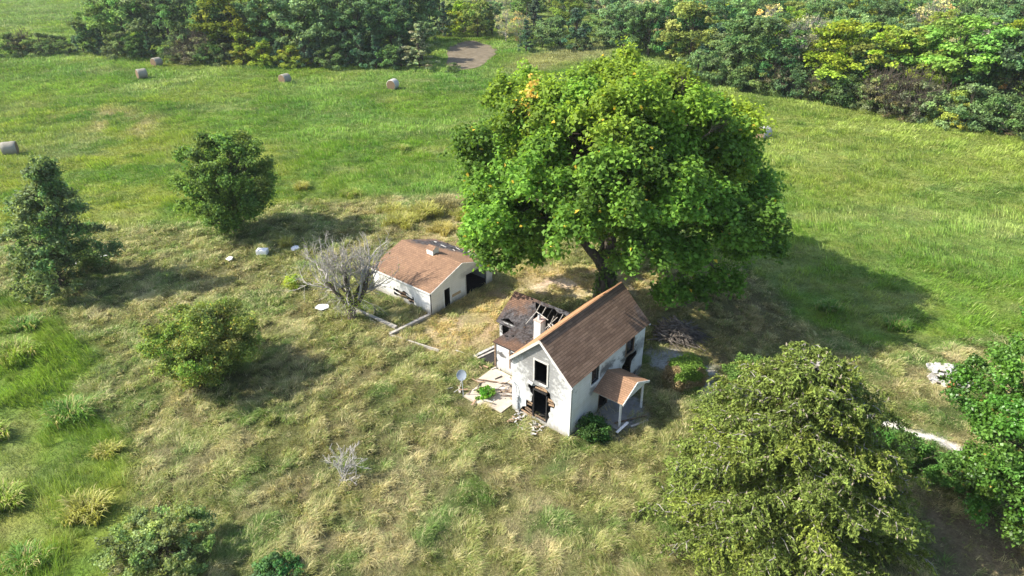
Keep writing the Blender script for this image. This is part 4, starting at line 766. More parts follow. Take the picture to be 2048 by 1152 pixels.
def boxes(name, bs, mat, parent=None, bevel=0):
    V, F = [], []
    for b in bs: F += [tuple(i + len(V) for i in f) for f in BF]; V += box_v(*b)
    me = bpy.data.meshes.new(name); me.from_pydata(V, [], F); o = link(name, me, parent, mat)
    if bevel: m = o.modifiers.new('bevel', 'BEVEL'); m.width = bevel; m.segments = 2
    return o
def beam(name, a, b, w_, h_, mat, parent=None, tw=0.):
    a, b = Vector(a), Vector(b); d = (b - a).normalized(); s = d.cross(Vector((0, 0, 1)))
    s = s.normalized() if s.length > 1e-3 else Vector((1, 0, 0)); u = s.cross(d)
    s, u = s * math.cos(tw) + u * math.sin(tw), u * math.cos(tw) - s * math.sin(tw)
    V = [p + s * i * w_ / 2 + u * j * h_ / 2 for p in (a, b) for i, j in ((-1, -1), (1, -1), (1, 1), (-1, 1))]
    me = bpy.data.meshes.new(name); me.from_pydata(V, [], [(3, 2, 1, 0), (4, 5, 6, 7), (0, 1, 5, 4), (1, 2, 6, 5), (2, 3, 7, 6), (3, 0, 4, 7)])
    return link(name, me, parent, mat)
def jag(poly, amp, seed, step=.22):
    r = random.Random(seed); out = []
    for i, p in enumerate(poly):
        q = poly[(i + 1) % len(poly)]; L = math.dist(p, q); k = max(1, int(L / step))
        for j in range(k):
            t = j / k; o = (r.uniform(-amp, amp), r.uniform(-amp, amp)); out.append((p[0] + (q[0] - p[0]) * t + o[0], p[1] + (q[1] - p[1]) * t + o[1]))
    return out
def rect(a, b, c, d): return [(a, c), (b, c), (b, d), (a, d)]

# ------------------------------------------------------------------ the burnt farmhouse
def farmhouse():
    Hh = empty('farmhouse', (*HOUSE['o'], 0), HOUSE['a'], label='abandoned white farmhouse with fire damage, brown shingle roof and small porch', cat='house')
    W, L, HE, HR = 5.0, 9.7, 4.62, 7.0; k = (HR - HE) / (W / 2); t = .16
    soot = [(0, 2.6, 4.7, 1, 2.8, 2.4, .62), (0, 2.5, 3.3, 1, 1.9, 1.7, .66), (0, 1.7, 2.6, 1, .9, .9, .5), (0, 3.2, 5.2, 1, 1.9, 1.5, .7), (0, 2.5, 1.2, 1, 1.5, 1.6, .40), (0, 2.6, 6.0, 1, 1.8, 1.0, .72),  # gable soot; the peak blobs also paint in the left rake's shade
            (7.6, 0, 2.9, 1.35, 1, 1.2, .85), (8.6, 0, 3.0, 1.5, 1, .7, .55), (4.3, 0, 3.5, 1.4, 1, .45, .8), (9.0, 0, .55, 1.1, 1, .4, .9), (2.7, 0, 2.5, .5, 1, .4, .6), (4, 5, 3, 3, 1, 2, .6), (8, 5, 3, 3, 1, 2, .8)]
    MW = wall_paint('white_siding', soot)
    # front gable wall: plane x=0, u runs along -y (right to left seen from outside is +y)
    burn = jag([(1.93,.35),(3.15,.30),(3.75,-.02),(4.42,.0),(4.05,.75),(3.75,.9),(3.72,1.5),(3.28,1.45),(3.2,2.2),(3.62,2.72),(3.5,3.05),(3.1,2.95),(2.9,3.15),(2.0,3.2),(1.72,2.98),(1.62,2.6),(1.28,2.3),(1.3,1.85),(1.6,1.8),(1.75,1.2),(1.7,.85)], .045, 4)
    burn = [(a, max(b, .03)) for a, b in burn]
    out = [(0, 0), (W, 0), (W, HE), (W / 2, HR), (0, HE)]
    fl = lambda ps: [(-a, b) for a, b in ps]
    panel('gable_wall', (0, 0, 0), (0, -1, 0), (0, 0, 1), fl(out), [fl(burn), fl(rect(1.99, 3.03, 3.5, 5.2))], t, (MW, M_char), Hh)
    # window surround and the remains of the door frame
    wf = empty('window_frame', (0, 0, 0)); C.objects.unlink(wf); bpy.data.objects.remove(wf)
    boxes('window_frame', [(-.05, .06, 1.87, 1.985, 3.45, 5.32), (-.05, .06, 3.035, 3.15, 3.45, 5.32), (-.047, .06, 1.985, 3.035, 5.205, 5.32), (-.09, .06, 1.985, 2.6, 3.36, 3.47)], M_greytrim, Hh)
    boxes('door_frame', [(.02, .14, 1.95, 2.04, .35, 2.55), (.02, .14, 3.10, 3.19, .35, 2.7), (.022, .14, 2.04, 3.10, 2.62, 2.72)], M_char, Hh)
    r = random.Random(2)
    for i in range(7):   # exposed sheathing boards in the burnt opening
        z = 3.18 - i * .0; a = 2.0 + r.random() * .2
    for (y0, y1, z, dz) in ((2.0, 3.1, 3.12, .02), (1.95, 3.0, 2.93, -.05), (2.05, 3.35, 3.32, .03), (1.33, 1.85, 2.42, .0), (1.36, 1.9, 2.2, .02), (1.36, 1.8, 2.0, -.03), (3.25, 3.95, .75, .03), (3.2, 3.9, .5, .05), (3.3, 3.75, 1.1, -.02), (3.25, 3.72, 1.32, .04), (3.2, 4.25, .25, .06), (2.0, 3.0, .42, .05)):
        beam('exposed_board', (.06 + r.uniform(-.06, .05), y0, z - dz), (.06 + r.uniform(-.05, .05), y1, z + dz), .03, .13, M_lath if r.random() < .75 else M_burnt, Hh, r.uniform(-.3, .3))
    beam('loose_panel', (-.08, 3.15, 3.12), (-.14, 3.52, 3.26), .05, .34, M_trim, Hh, .3)
    # long right wall, back wall, left wall
    rb = jag([(6.72,.75),(8.0,.75),(7.95,2.1),(8.3,2.25),(8.6,2.2),(8.72,2.45),(8.5,2.75),(8.1,2.7),(7.7,2.85),(7.1,2.8),(6.85,2.5),(6.62,2.35)], .05, 5)
    panel('side_wall', (t, 0, 0), (1, 0, 0), (0, 0, 1), [(0, 0), (8.3 - t, 0), (8.5 - t, .5), (9.3 - t, .68), (L - t, .6), (L - t, HE), (0, HE)], [[(a - t, b) for a, b in rb], rect(2.36 - t, 3.36 - t, 3.05, 4.25), rect(6.98 - t, 8.0 - t, 3.08, 4.25), rect(3.62 - t, 4.75 - t, .12, 2.1)], t, (MW, M_char), Hh)
    panel('back_wall', (L, t, 0), (0, 1, 0), (0, 0, 1), [(0, 0), (W - 2 * t, 0), (W - 2 * t, HE), (W / 2 - t, HR - t * k), (0, HE)], [rect(1.7, 2.8, .8, 2.2)], t, (MW, M_char), Hh)
    panel('side_wall', (L - t, W, 0), (-1, 0, 0), (0, 0, 1), [(0, 0), (L - 2 * t, 0), (L - 2 * t, HE), (0, HE)], [], t, (MW, M_char), Hh)
    for (a, b, z0, z1) in ((2.36, 3.36, 3.05, 4.25), (6.98, 8.0, 3.08, 4.25)):
        f = boxes('window', [(a - .09, a, -.05, .05, z0 - .09, z1), (b, b + .09, -.05, .05, z0 - .09, z1), (a, b, -.06, .05, z0 - .09, z0)], M_trim if a < 5 else M_burnt, Hh)
        boxes('pane', [(a, b, .08, .09, z0, z1)], M_glass, f)
    boxes('door_frame', [(3.55, 3.62, -.03, .05, .12, 2.1), (4.75, 4.83, -.03, .05, .12, 2.1), (3.55, 4.83, -.032, .05, 2.1, 2.19)], M_burnt, Hh)
    for (a, b) in (((8.0, -.06, .2), (9.6, -.02, .75)), ((8.2, -.1, .05), (9.7, -.05, .45))): beam('broken_board', a, b, .1, .03, M_plank, Hh, 1.2)
    boxes('floor', [(.17, L - .17, .17, W - .17, .1, .15)], M_char, Hh)
    boxes('foundation', [(.02, L - .02, .02, W - .02, -.4, .1)], M_curb, Hh)
    boxes('upper_floor', [(.3, L - .3, .3, W - .3, 2.85, 2.98)], M_char, Hh)
    boxes('corner_board', [(-.012, .0, -.012, .09, .0, HE - .05), (.0, .09, -.014, -.002, .0, HE - .05)], M_trim, Hh)
    # roof: two slabs, ridge along x
    o, e, th = .28, .22, .10; SL = math.hypot(W / 2 + e, k * (W / 2 + e)); x0, x1 = -o, L + o
    MR = shingle('brown_shingles', (.118, .078, .054), (.178, .122, .086), (.038, .025, .019), [(9.75, .6, .5, .5, .5), (9.6, 4.4, 1.0, .6, .5)], row=.2, mort=.004, bw=.75)
    MRL = shingle('sunlit_tan_shingles', (.40, .235, .125), (.34, .195, .105), (.22, .125, .07))  # same brown roof; the left slope's sunlit tone is put into the colour
    zt = HR + th * math.sqrt(1 + k * k)
    nr = panel('roof', (x0, W / 2, zt), (1, 0, 0), Vector((0, -1, -k)).normalized() * -1, [(0, -SL), (x1 - x0, -SL), (x1 - x0, 0), (0, 0)], [], th, (MR, M_greytrim), Hh)
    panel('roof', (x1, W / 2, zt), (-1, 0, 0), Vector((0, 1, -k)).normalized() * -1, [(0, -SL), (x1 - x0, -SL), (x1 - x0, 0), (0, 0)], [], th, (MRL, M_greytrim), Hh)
    sl = Vector((0, 1, k)).normalized(); rc = []
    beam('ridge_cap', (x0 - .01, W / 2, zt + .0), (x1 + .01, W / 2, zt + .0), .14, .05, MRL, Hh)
    for xx in (x0 + .02, x1 - .02):
        for s_ in (-1, 1):
            a = Vector((xx, W / 2, HR - .02)); b = Vector((xx, W / 2 + s_ * (W / 2 + e), HE - k * e - .02)); beam('rake_board', a, b, .035, .16, M_trim if s_ < 0 else M_greytrim, Hh)
    # chimney behind the ridge
    ch = boxes('chimney', [(4.78, 5.42, 6.18, 6.80, 0, 4.55)], wall_paint('whitewashed_brick', [(5.42, 6.5, 4.2, .3, .5, 1.5, .6)], base=(.72, .70, .67)), Hh)
    boxes('chimney_cap', [(4.74, 5.46, 6.14, 6.84, 4.53, 4.62)], plain('reddish_mortar', (.34, .22, .18), (.5, .4, .36), 6), ch)
    v, f = tubes([(np.array([(5.05, 6.5, 4.6), (5.05, 6.5, 5.05)]), np.array([.12, .12]))], 10); link('flue', mesh_np('flue', v, f, smooth=True), ch, M_metal)
    # electric service: mast, weatherhead elbow, meter
    v, f = tubes([(np.array([(-.10, 5.55, 2.62), (-.13, 5.2, 2.66), (-.13, 4.85, 2.6), (-.13, 4.62, 2.45), (-.12, 4.52, 2.2), (-.12, 4.5, 1.45)]), np.full(6, .035)), (np.array([(-.12, 4.5, 1.1), (-.12, 4.5, -.1)]), np.full(2, .03))], 8); link('service_conduit', mesh_np('conduit', v, f, smooth=True), Hh, M_metal)
    boxes('meter_box', [(-.2, -.03, 4.36, 4.64, 1.1, 1.52)], M_metal, Hh, .02)
    boxes('breaker_box', [(-.15, -.03, 4.40, 4.60, .35, .95)], M_metal, Hh, .01)
    # porch: gabled roof on two posts
    PZ, PE, pxa, pxb, py = 3.25, 2.38, 2.72, 6.32, -2.42; pm = (pxa + pxb) / 2
    MP = shingle('porch_shingles', (.30, .185, .115), (.25, .152, .092), (.16, .10, .06)); sl_ = math.hypot(pm - pxa, PZ - PE)
    pr = panel('porch_roof', (pm, .0, PZ), (0, -1, 0), Vector((pm - pxa, 0, PZ - PE)).normalized(), [(0.01, -sl_), (-py, -sl_), (-py, 0), (0.01, 0)], [], .07, (MP, M_greytrim), Hh)
    panel('porch_roof_slope', (pm, py, PZ), (0, 1, 0), Vector((pm - pxb, 0, PZ - PE)).normalized(), [(0, -sl_), (-py - .01, -sl_), (-py - .01, 0), (0, 0)], [], .07, (MP, M_greytrim), pr)
    for xx, s_ in ((pxa, 1), (pxb, -1)): beam('porch_fascia', (xx, py - .02, PE - .06), (pm, py - .02, PZ - .06), .04, .17, M_trim, pr)
    panel('porch_gable', (pxa + .12, py + .12, PE - .12), (1, 0, 0), (0, 0, 1), [(0, 0), (pxb - pxa - .24, 0), ((pxb - pxa) / 2 - .12, PZ - PE - .02)], [], .05, (M_trim, M_greytrim), pr)
    for px_, py_ in ((3.08, -2.12), (5.92, -2.2)): beam('post', (px_, py_, -.1), (px_ + .02, py_ + .05, PE - .08), .12, .12, M_trim, pr)
    boxes('porch_slab', [(2.75, 6.3, -2.35, -.02, -.25, .09)], plain('grey_porch_concrete', (.30, .285, .265), (.2, .19, .18), 2.5, .95), Hh)
    # rear wing
    RX, RZ, TX, TZ, Y0, Y1 = 8.35, 3.85, 5.85, 2.08, 5.02, 11.55; BX = 10.85
    kf = (RZ - TZ) / (RX - TX); ux = Vector((RX - TX, 0, RZ - TZ)).normalized(); SLw = math.hypot(RX - TX, RZ - TZ)
    MRW = shingle('scorched_shingles', (.17, .105, .072), (.125, .078, .055), (.07, .045, .034), [(7.2, 7.2, 2.0, 2.9, 1.0), (6.0, 10.4, 1.35, 1.7, .95), (8.3, 6.6, .6, 2.6, 1.0), (6.4, 9, 1.2, 1, .95), (5.4, 7.4, 1.5, 2.6, .85), (4.6, 8.9, 1.2, .8, .8), (3.9, 6.3, .5, .5, .8)])
    # slab coordinates: u = distance from the left end along -y, v = up the slope (0 at ridge)
    hole = jag([(2.35, -.3), (4.0, -.2), (5.2, -.35), (6.35, -.3), (6.4, -1.35), (5.6, -2.05), (4.9, -2.2), (3.5, -2.15), (3.0, -1.7), (2.9, -1.0)], .09, 8, .3)
    tear = jag([(.35, -2.75), (1.0, -2.4), (1.6, -2.62), (1.9, -2.85), (1.2, -2.95)], .06, 9, .3)
    so = jag([(0, -SLw), (2.1, -SLw - .05), (2.3, -SLw + .85), (Y1 - Y0, -SLw + .85), (Y1 - Y0, 0), (0, 0)], .0, 3, 50)
    panel('wing_roof', (RX, Y1, RZ), (0, -1, 0), ux, so, [hole, tear], .09, (MRW, M_char), Hh)
    panel('wing_roof', (RX, Y0 + .0, RZ), (0, 1, 0), Vector((RX - BX, 0, -(BX - RX) * -kf)).normalized(), [(0, -SLw), (Y1 - Y0, -SLw), (Y1 - Y0, 0), (0, 0)], [], .09, (MRW, M_char), Hh)
    # low shed roof in front of it
    sx0, sz0 = 3.0, 2.44; sx1 = 6.72; sz1 = TZ + (sx1 - TX) * kf + .02; us = Vector((sx1 - sx0, 0, sz1 - sz0)).normalized(); ls = math.hypot(sx1 - sx0, sz1 - sz0)
    sh = jag([(2.3, -.35), (2.75, -.3), (2.8, -.62), (2.35, -.7)], .05, 12, .2)
    panel('shed_roof', (sx1, 9.45, sz1), (0, -1, 0), us, [(0, -ls), (9.45 - 5.02, -ls), (9.45 - 5.02, 0), (.1, 0), (.0, -.9), (.22, -1.0)], [sh], .08, (MRW, M_char), Hh)
    MWW = wall_paint('sooty_wing_siding', [(3.1, 8.6, 1.5, 1, .55, .28, .9), (3.1, 7.6, 1.7, 1, .35, .5, .8), (6.1, 10.3, 1.5, 1, 1.4, 1.0, .95), (3.1, 9.1, .8, 1, .25, .25, .9), (7, 11.4, 2.2, 2.5, 1, .9, .8)])
    panel('wing_wall', (3.1, 5.02, 0), (0, -1, 0), (0, 0, 1), [(-4.18, 0), (0, 0), (0, 2.36), (-4.18, 2.36)], [fl(jag(rect(1.05, 1.95, .95, 2.1), .04, 3)), fl(jag(rect(2.35, 2.62, 1.25, 2.2), .03, 4)), fl(jag(rect(.1, .85, .0, .3), .05, 5))], .14, (MWW, M_char), Hh)
    panel('wing_wall', (3.24, 9.2, 0), (-1, 0, 0), (0, 0, 1), [(-2.9, 0), (0, 0), (0, 2.36), (-2.9, 2.46)], [[(-2.5, .4), (-.7, .5), (-.6, 1.9), (-1.5, 2.1), (-2.6, 1.9)]], .14, (MWW, M_char), Hh)
    panel('wing_wall', (6.1, 9.2, 0), (0, -1, 0), (0, 0, 1), [(-2.15, 0), (0, 0), (0, 2.2), (-2.15, 2.2)], [fl(jag(rect(.2, 1.0, .5, 1.9), .08, 6)), fl(jag(rect(1.2, 1.9, .9, 2.05), .08, 7))], .14, (MWW, M_char), Hh)
    panel('wing_wall', (10.6, 11.35, 0), (-1, 0, 0), (0, 0, 1), [(0, 0), (4.36, 0), (4.36, 2.2), (2.25, 3.65), (0, 2.2)], [rect(1.5, 2.7, .9, 2.1)], .14, (MWW, M_char), Hh)
    panel('wing_wall', (10.6, 5.05, 0), (0, 1, 0), (0, 0, 1), [(0, 0), (6.15, 0), (6.15, 2.15), (0, 2.15)], [rect(2, 3, .9, 2), ], .14, (MWW, M_char), Hh)
    boxes('corner_board', [(3.02, 3.095, 9.16, 9.28, 0, 2.34), (3.05, 3.096, 7.72, 7.82, .6, 2.3)], M_burnt, Hh)
    boxes('wing_floor', [(3.25, 10.4, 5.1, 11.2, -.1, .12)], M_char, Hh)
    r = random.Random(7)
    for i, yy in enumerate((8.75, 8.15, 7.55, 6.95, 6.45, 5.95, 5.5)):
        a = Vector((RX - .15, yy, RZ - .2)); b = Vector((RX - (2.1 if i % 2 else 1.5) - r.random() * .5, yy + r.uniform(-.1, .1), 0)); b.z = RZ - .14 - (RX - b.x) * kf
        beam('rafter', a, b, .05, .11, M_greybark if i in (0, 1, 4, 5) else M_char, Hh)
    for a, b, w_ in (((5.7, 8.3, 3.15), (6.7, 8.0, 3.95), .05), ((6.7, 8.0, 3.95), (6.2, 6.5, 4.0), .06), ((6.5, 7.2, 2.6), (7.0, 6.2, 4.0), .05), ((6.4, 6.9, 2.4), (7.1, 6.6, 3.9), .04), ((6.9, 6.6, 3.3), (6.2, 5.7, 3.3), .16), ((6.8, 6.9, 3.2), (6.3, 6.1, 3.2), .14), ((7.3, 7.6, 2.2), (6.5, 6.0, 3.0), .08), ((8.2, 7.0, 1.2), (6.8, 6.0, 2.9), .08)):
        beam('fallen_lumber', a, b, w_, .05, M_plank, Hh, .4)
    for i in range(16):
        u_, v_ = r.uniform(3.3, 6.5), r.uniform(5.3, 9.1); z = sz0 + (u_ - sx0) * (sz1 - sz0) / (sx1 - sx0)
        beam('roof_scrap', (u_, v_, z + .02), (u_ + r.uniform(-.25, .25), v_ + r.uniform(-.25, .25), z + .05), r.uniform(.08, .22), .03, r.choice([M_plank, M_char, M_char, M_burnt]), Hh)
farmhouse()

# ------------------------------------------------------------------ the garage
def garage():
    g = empty('garage', (*GAR['o'], 0), GAR['a'], label='low white garage with a brown roof and roof vent, beside the dead tree', cat='garage')
    W, L, HE, HR, RY, t = 8.25, 7.7, 2.24, 3.58, -3.98, .15; k = (HR - HE) / (-RY); HF = HR - k * (W + RY)
    MW = wall_paint('peeling_white_boards', [(3.3, 0, .7, 1.2, 1, .45, .25), (0, -4.5, 2.3, 1, .9, .35, .3), (0, -5.9, 2.5, 1, 1.6, .35, .3)], base=(.68, .67, .65), dirt=(.5, .48, .44))
    fl = lambda ps: [(-a, b) for a, b in ps]
    # front: plane x=0 facing -x; the wall runs to -y
    panel('front_wall', (0, 0, 0), (0, -1, 0), (0, 0, 1), [(0, 0), (1.62, 0), (1.62, 1.86), (2.34, 1.86), (2.34, 0), (4.5, 0), (4.5, 2.2), (7.3, 2.2), (7.3, 0), (W, 0), (W, HF), (-RY, HR), (0, HE)], [], t, (MW, M_char), g)
    boxes('door_frame', [(-.03, .0, -1.62, -1.54, 0, 1.94), (-.03, .0, -2.42, -2.34, 0, 1.94), (-.032, .0, -2.34, -1.62, 1.86, 1.94)], M_trim, g)
    boxes('garage_door_frame', [(-.04, .02, -4.5, -4.4, 0, 2.3), (-.04, .02, -7.4, -7.3, 0, 2.3), (-.042, .02, -7.3, -4.5, 2.2, 2.3)], M_greytrim, g)
    boxes('plywood_patch', [(-.025, -.002, -3.74, -2.62, .66, .93)], M_ply, g)
    hole = jag([(2.2, .45), (2.75, .35), (3.4, .5), (4.2, .42), (4.95, .38), (4.92, 1.08), (4.2, .98), (3.4, 1.2), (2.7, 1.0), (2.3, .95)], .07, 15)
    panel('side_wall', (L, 0, 0), (-1, 0, 0), (0, 0, 1), [(0, 0), (L - t, 0), (L - t, HE), (0, HE)], [[(L - a, b) for a, b in hole]], t, (MW, M_char), g)
    panel('back_wall', (L, -t, 0), (0, -1, 0), (0, 0, 1), [(0, 0), (W - 2 * t, 0), (W - 2 * t, HF + k * t), (-RY - t, HR), (0, HE + k * t * 0)], [], -t, (MW, M_char), g)
    panel('side_wall', (t, -W, 0), (1, 0, 0), (0, 0, 1), [(0, 0), (L - t, 0), (L - t, HF), (0, HF)], [], t, (MW, plain('pale_inner_boards', (.38, .38, .37), (.24, .24, .23), 3)), g)
    boxes('floor', [(.1, L - .1, -W + .1, -.1, -.1, .05)], M_char, g)
    r = random.Random(3)
    for (a, b, z) in ((2.3, 3.1, .55), (2.5, 3.3, .8), (3.3, 4.2, .7), (3.4, 4.3, .95), (4.0, 4.9, .6)):
        beam('broken_board', (a, .02 - .06, z), (b, -.03, z + r.uniform(-.15, .15)), .03, .13, r.choice([M_lath, M_trim, M_burnt]), g, r.uniform(-.4, .4))
    e, o, th = .14, .12, .08; zt = HR + th * math.sqrt(1 + k * k); s1 = math.hypot(-RY + e, k * (-RY + e)); s2 = math.hypot(W + RY + e, k * (W + RY + e))
    MA = shingle('garage_shingles', (.255, .160, .102), (.20, .125, .082), (.14, .088, .058), [(5.5, -7.2, 2.6, 1.5, 1.0), (2.5, -7.7, 3.2, .8, 1.0), (6.8, -5.6, 1.2, 1.2, .9)], row=.2)
    panel('roof', (L + o, RY, zt), (-1, 0, 0), Vector((0, -1, k)).normalized(), [(0, -s1), (L + 2 * o, -s1), (L + 2 * o, 0), (0, 0)], [], th, (MA, M_greytrim), g)
    panel('roof', (-o, RY, zt), (1, 0, 0), Vector((0, 1, k)).normalized(), [(0, -s2)] + jag([(.0, -s2), (L + 2 * o, -s2)], .06, 4, .35)[1:-7] + [(L + 2 * o, -s2), (L + 2 * o, 0), (0, 0)], [], th, (MA, M_greytrim), g)
    for a, b in (((-o, .14, HE - k * .14 + .03), (-o, RY, HR + .03)), ((-o, RY, HR + .03), (-o, -W - .14, HF - k * .14 + .03))): beam('rake_board', a, b, .03, .13, M_trim, g)
    beam('fascia', (0, .15, HE - .06), (L, .15, HE - .06), .03, .12, M_trim, g)
    for i in range(14):
        a = r.uniform(.3, 6.5); b = -W + r.uniform(-.1, 1.5); z = HR + .12 - k * (RY - b); beam('roof_scrap', (a, b, z), (a + r.uniform(.2, .6), b + r.uniform(-.1, .1), z + .03), r.uniform(.05, .14), .03, r.choice([M_plank, M_rub, M_char, M_char, M_greytrim]), g)
    # roof vent (cupola) astride the ridge
    c = boxes('roof_vent', [(3.2, 4.0, -4.36, -3.58, 3.3, 4.08)], M_trim, g)
    cz = 4.32; q = math.hypot(.47, .28)
    for s_ in (1, -1):
        panel('vent_roof', (3.13 if s_ < 0 else 4.07, RY + .01, cz), (s_ * -1, 0, 0), Vector((0, -s_ * .47, .28)).normalized(), [(0, -q), (.94, -q), (.94, 0), (0, 0)], [], .035, (MA, M_trim), c)
    panel('vent_gable', (3.2, -3.58, 4.08), (0, -1, 0), (0, 0, 1), [(0, 0), (.78, 0), (.39, .2)], [], .04, (M_trim, M_trim), c)
garage()

# ------------------------------------------------------------------ things lying about
def wpt(F, u, v, z=0):
    c, s = math.cos(F['a']), math.sin(F['a']); return (F['o'][0] + u * c - v * s, F['o'][1] + u * s + v * c, z)
def slab(name, poly, z, th, mat, label, cat, kind=None, group=None):
    o = panel(name, (0, 0, z), (1, 0, 0), (0, 1, 0), poly, [], th, (mat, mat), None); return tag(o, label, cat, group, kind)
# concrete yard slabs left of the gable, in house directions
for (u0, u1, v0, v1, lab) in ((.9, 2.95, 5.25, 7.2, 'tan concrete slab against the left house wall'), (-.9, .85, 5.3, 7.0, 'front tan concrete slab beside the weed bush'), (.9, 2.95, 7.25, 9.3, 'tan concrete slab in front of the wing corner'), (-1.15, .85, 7.05, 8.7, 'outer tan concrete slab nearest the satellite dish')):
    ps = [wpt(HOUSE, *p)[:2] for p in jag([(u0, v0), (u1, v0), (u1, v1), (u0, v1)], .03, int(u0 * 10 + v0), .5)]
    slab('concrete_slab', ps, .07, .2, M_conc, lab, 'concrete slab', group='slabs left of the house')
def curb(a, b, w_, h_, lab):
    o = beam('concrete_curb', (*a, h_ / 2 - .0), (*b, h_ / 2 - .0), w_, h_ + .2, M_curb); tag(o, lab, 'curb', 'old foundation curbs')
curb((-10.35, 49.2), (-7.3, 52.4), .28, .16, 'pale concrete curb running out from the garage corner')
curb((-14.4, 53.6), (-10.0, 50.4), .3, .10, 'half buried concrete curb beneath the dead tree')
curb((-10.2, 49.1), (-6.0, 46.9), .09, .07, 'thin edge curb across the yard from the long curb end')
# fallen white board and lumber near the slabs
rr = random.Random(11)
tag(beam('white_board', (-3.1, 46.0, .1), (-.6, 48.2, .12), .26, .05, M_rub), 'long white board lying beside the wing corner', 'board')
tag(beam('grey_board', (-2.8, 45.7, .14), (-.4, 47.6, .2), .16, .05, M_plank), 'narrow grey board beside the long white board', 'board')
for i in range(26):
    c = Vector(wpt(HOUSE, rr.uniform(.8, 2.7), rr.uniform(5.4, 7.4), .10 + rr.random() * .3)); a = HOUSE['a'] + rr.gauss(2.1, .6); L_ = rr.uniform(.5, 1.6); d = Vector((math.cos(a), math.sin(a), rr.uniform(-.12, .12))) * L_ / 2
    tag(beam('scrap_board', c - d, c + d, rr.uniform(.05, .14), .025, rr.choice([M_plank, M_plank, M_white, M_burnt, M_char]), None, rr.uniform(-.5, .5)), 'splintered scrap board in the heap on the slab by the house wall', 'scrap board', 'scrap boards heaped on the slab')
for i in range(80):
    c = Vector(wpt(HOUSE, rr.uniform(-1.5, -.1), rr.uniform(1.9, 4.4), .06 + rr.random() * .16)); a = rr.uniform(0, 6.28); L_ = rr.uniform(.08, .42); d = Vector((math.cos(a), math.sin(a), rr.uniform(-.2, .2))) * L_ / 2
    tag(beam('rubble_piece', c - d, c + d, rr.uniform(.03, .12), rr.uniform(.02, .05), rr.choice([M_plank, M_plank, M_rub, M_rub, M_lath, M_burnt]), None, rr.uniform(-.6, .6)), 'broken plaster or wood piece below the burnt gable opening', 'rubble', 'rubble below the gable opening')
for a, b, w_, m, lab in (((7.2, 36.6, .3), (8.1, 37.6, .35), .18, M_white, 'white painted post lying in the grass near the porch'), ((8.3, 37.4, .15), (9.6, 38.0, .2), .16, M_plank, 'grey plank lying beside the fallen white post'),
                         ((9.6, 38.6, .15), (7.2, 37.7, .2), .10, M_burnt, 'dark burnt timber on the porch edge'), ((-4.6, 46.9, .1), (-2.8, 45.9, .12), .07, M_plank, 'thin grey pole in the grass left of the slabs'),
                         ((-2.7, 42.9, .16), (.3, 42.1, .2), .08, M_burnt, 'long dark pole lying across the slab'), ((-2.1, 40.3, .2), (-1.4, 39.9, .3), .12, M_plank, 'broken pale board at the front slab corner')):
    tag(beam('loose_timber', a, b, w_, .06, m), lab, 'timber')
for i in range(34):
    c = Vector(wpt(HOUSE, rr.uniform(-1.6, 3.4), rr.uniform(5.3, 10.6), .12)); a = rr.uniform(0, 6.28); L_ = rr.uniform(.15, .8); d = Vector((math.cos(a), math.sin(a), rr.uniform(-.1, .1))) * L_ / 2
    tag(beam('scrap_piece', c - d, c + d, rr.uniform(.04, .16), .03, rr.choice([M_plank, M_rub, M_burnt, M_char, M_lath])), 'small wood or plaster scrap strewn over the slabs and weeds left of the house', 'scrap', 'scraps strewn left of the house')
# white sheets in the grass left
def sheet(loc, sx, sy, rz, seed, lab, mat=M_white):
    r = random.Random(seed); n = 11; ps = [(math.cos(i * 6.283 / n) * sx * r.uniform(.75, 1.1), math.sin(i * 6.283 / n) * sy * r.uniform(.75, 1.1)) for i in range(n)]
    V = [(x_, y_, .26 + r.uniform(-.05, .08)) for x_, y_ in ps] + [(0, 0, .36)]; V += [(a, b, c - .05) for a, b, c in V]
    F = [(i, (i + 1) % n, n) for i in range(n)] + [((i + 1) % n + n + 1, i + n + 1, 2 * n + 1) for i in range(n)] + [((i + 1) % n, i, i + n + 1, (i + 1) % n + n + 1) for i in range(n)]
    me = bpy.data.meshes.new('white_sheet'); me.from_pydata(V, [], F); o = link('white_sheet', me, None, mat); o.location = (*loc, 0); o.rotation_euler.z = rz; tag(o, lab, 'scrap sheet', 'white scraps in the grass')
sheet((-29.0, 63.4), .38, .5, .3, 1, 'smallest white scrap right of the ragged tree shadow')
sheet((-22.9, 65.8), .50, .62, .1, 2, 'round white scrap nearest the dead tree'); sheet((-17.1, 53.6), .65, .6, .2, 3, 'flat whitish scrap in the grass left of the dead tree trunk')
for q, lab in (((-45.4, 64.8), 'larger white scrap seen through the ragged left tree'), ((-42.4, 64.2), 'white scrap behind the right side of the ragged left tree'), ((-44.3, 62.6), 'small white scrap low behind the ragged left tree')): sheet(q, .7, .6, .3, int(-q[0]), lab)
o = boxes('white_appliance', [(-.55, .55, -.4, .4, 0, .5)], M_white, None, .04); o.location = (-26.1, 64.9, .05); tag(o, 'rectangular white box lying in the grass left of the round scrap', 'box')
sheet((13.9, 56.6), .8, .45, .3, 9, 'pale sheet lying in the shadow of the big tree', M_rub)
sheet((24.0, 38.7), .5, .4, .2, 10, 'white scrap beside the spruce at the pale track end')
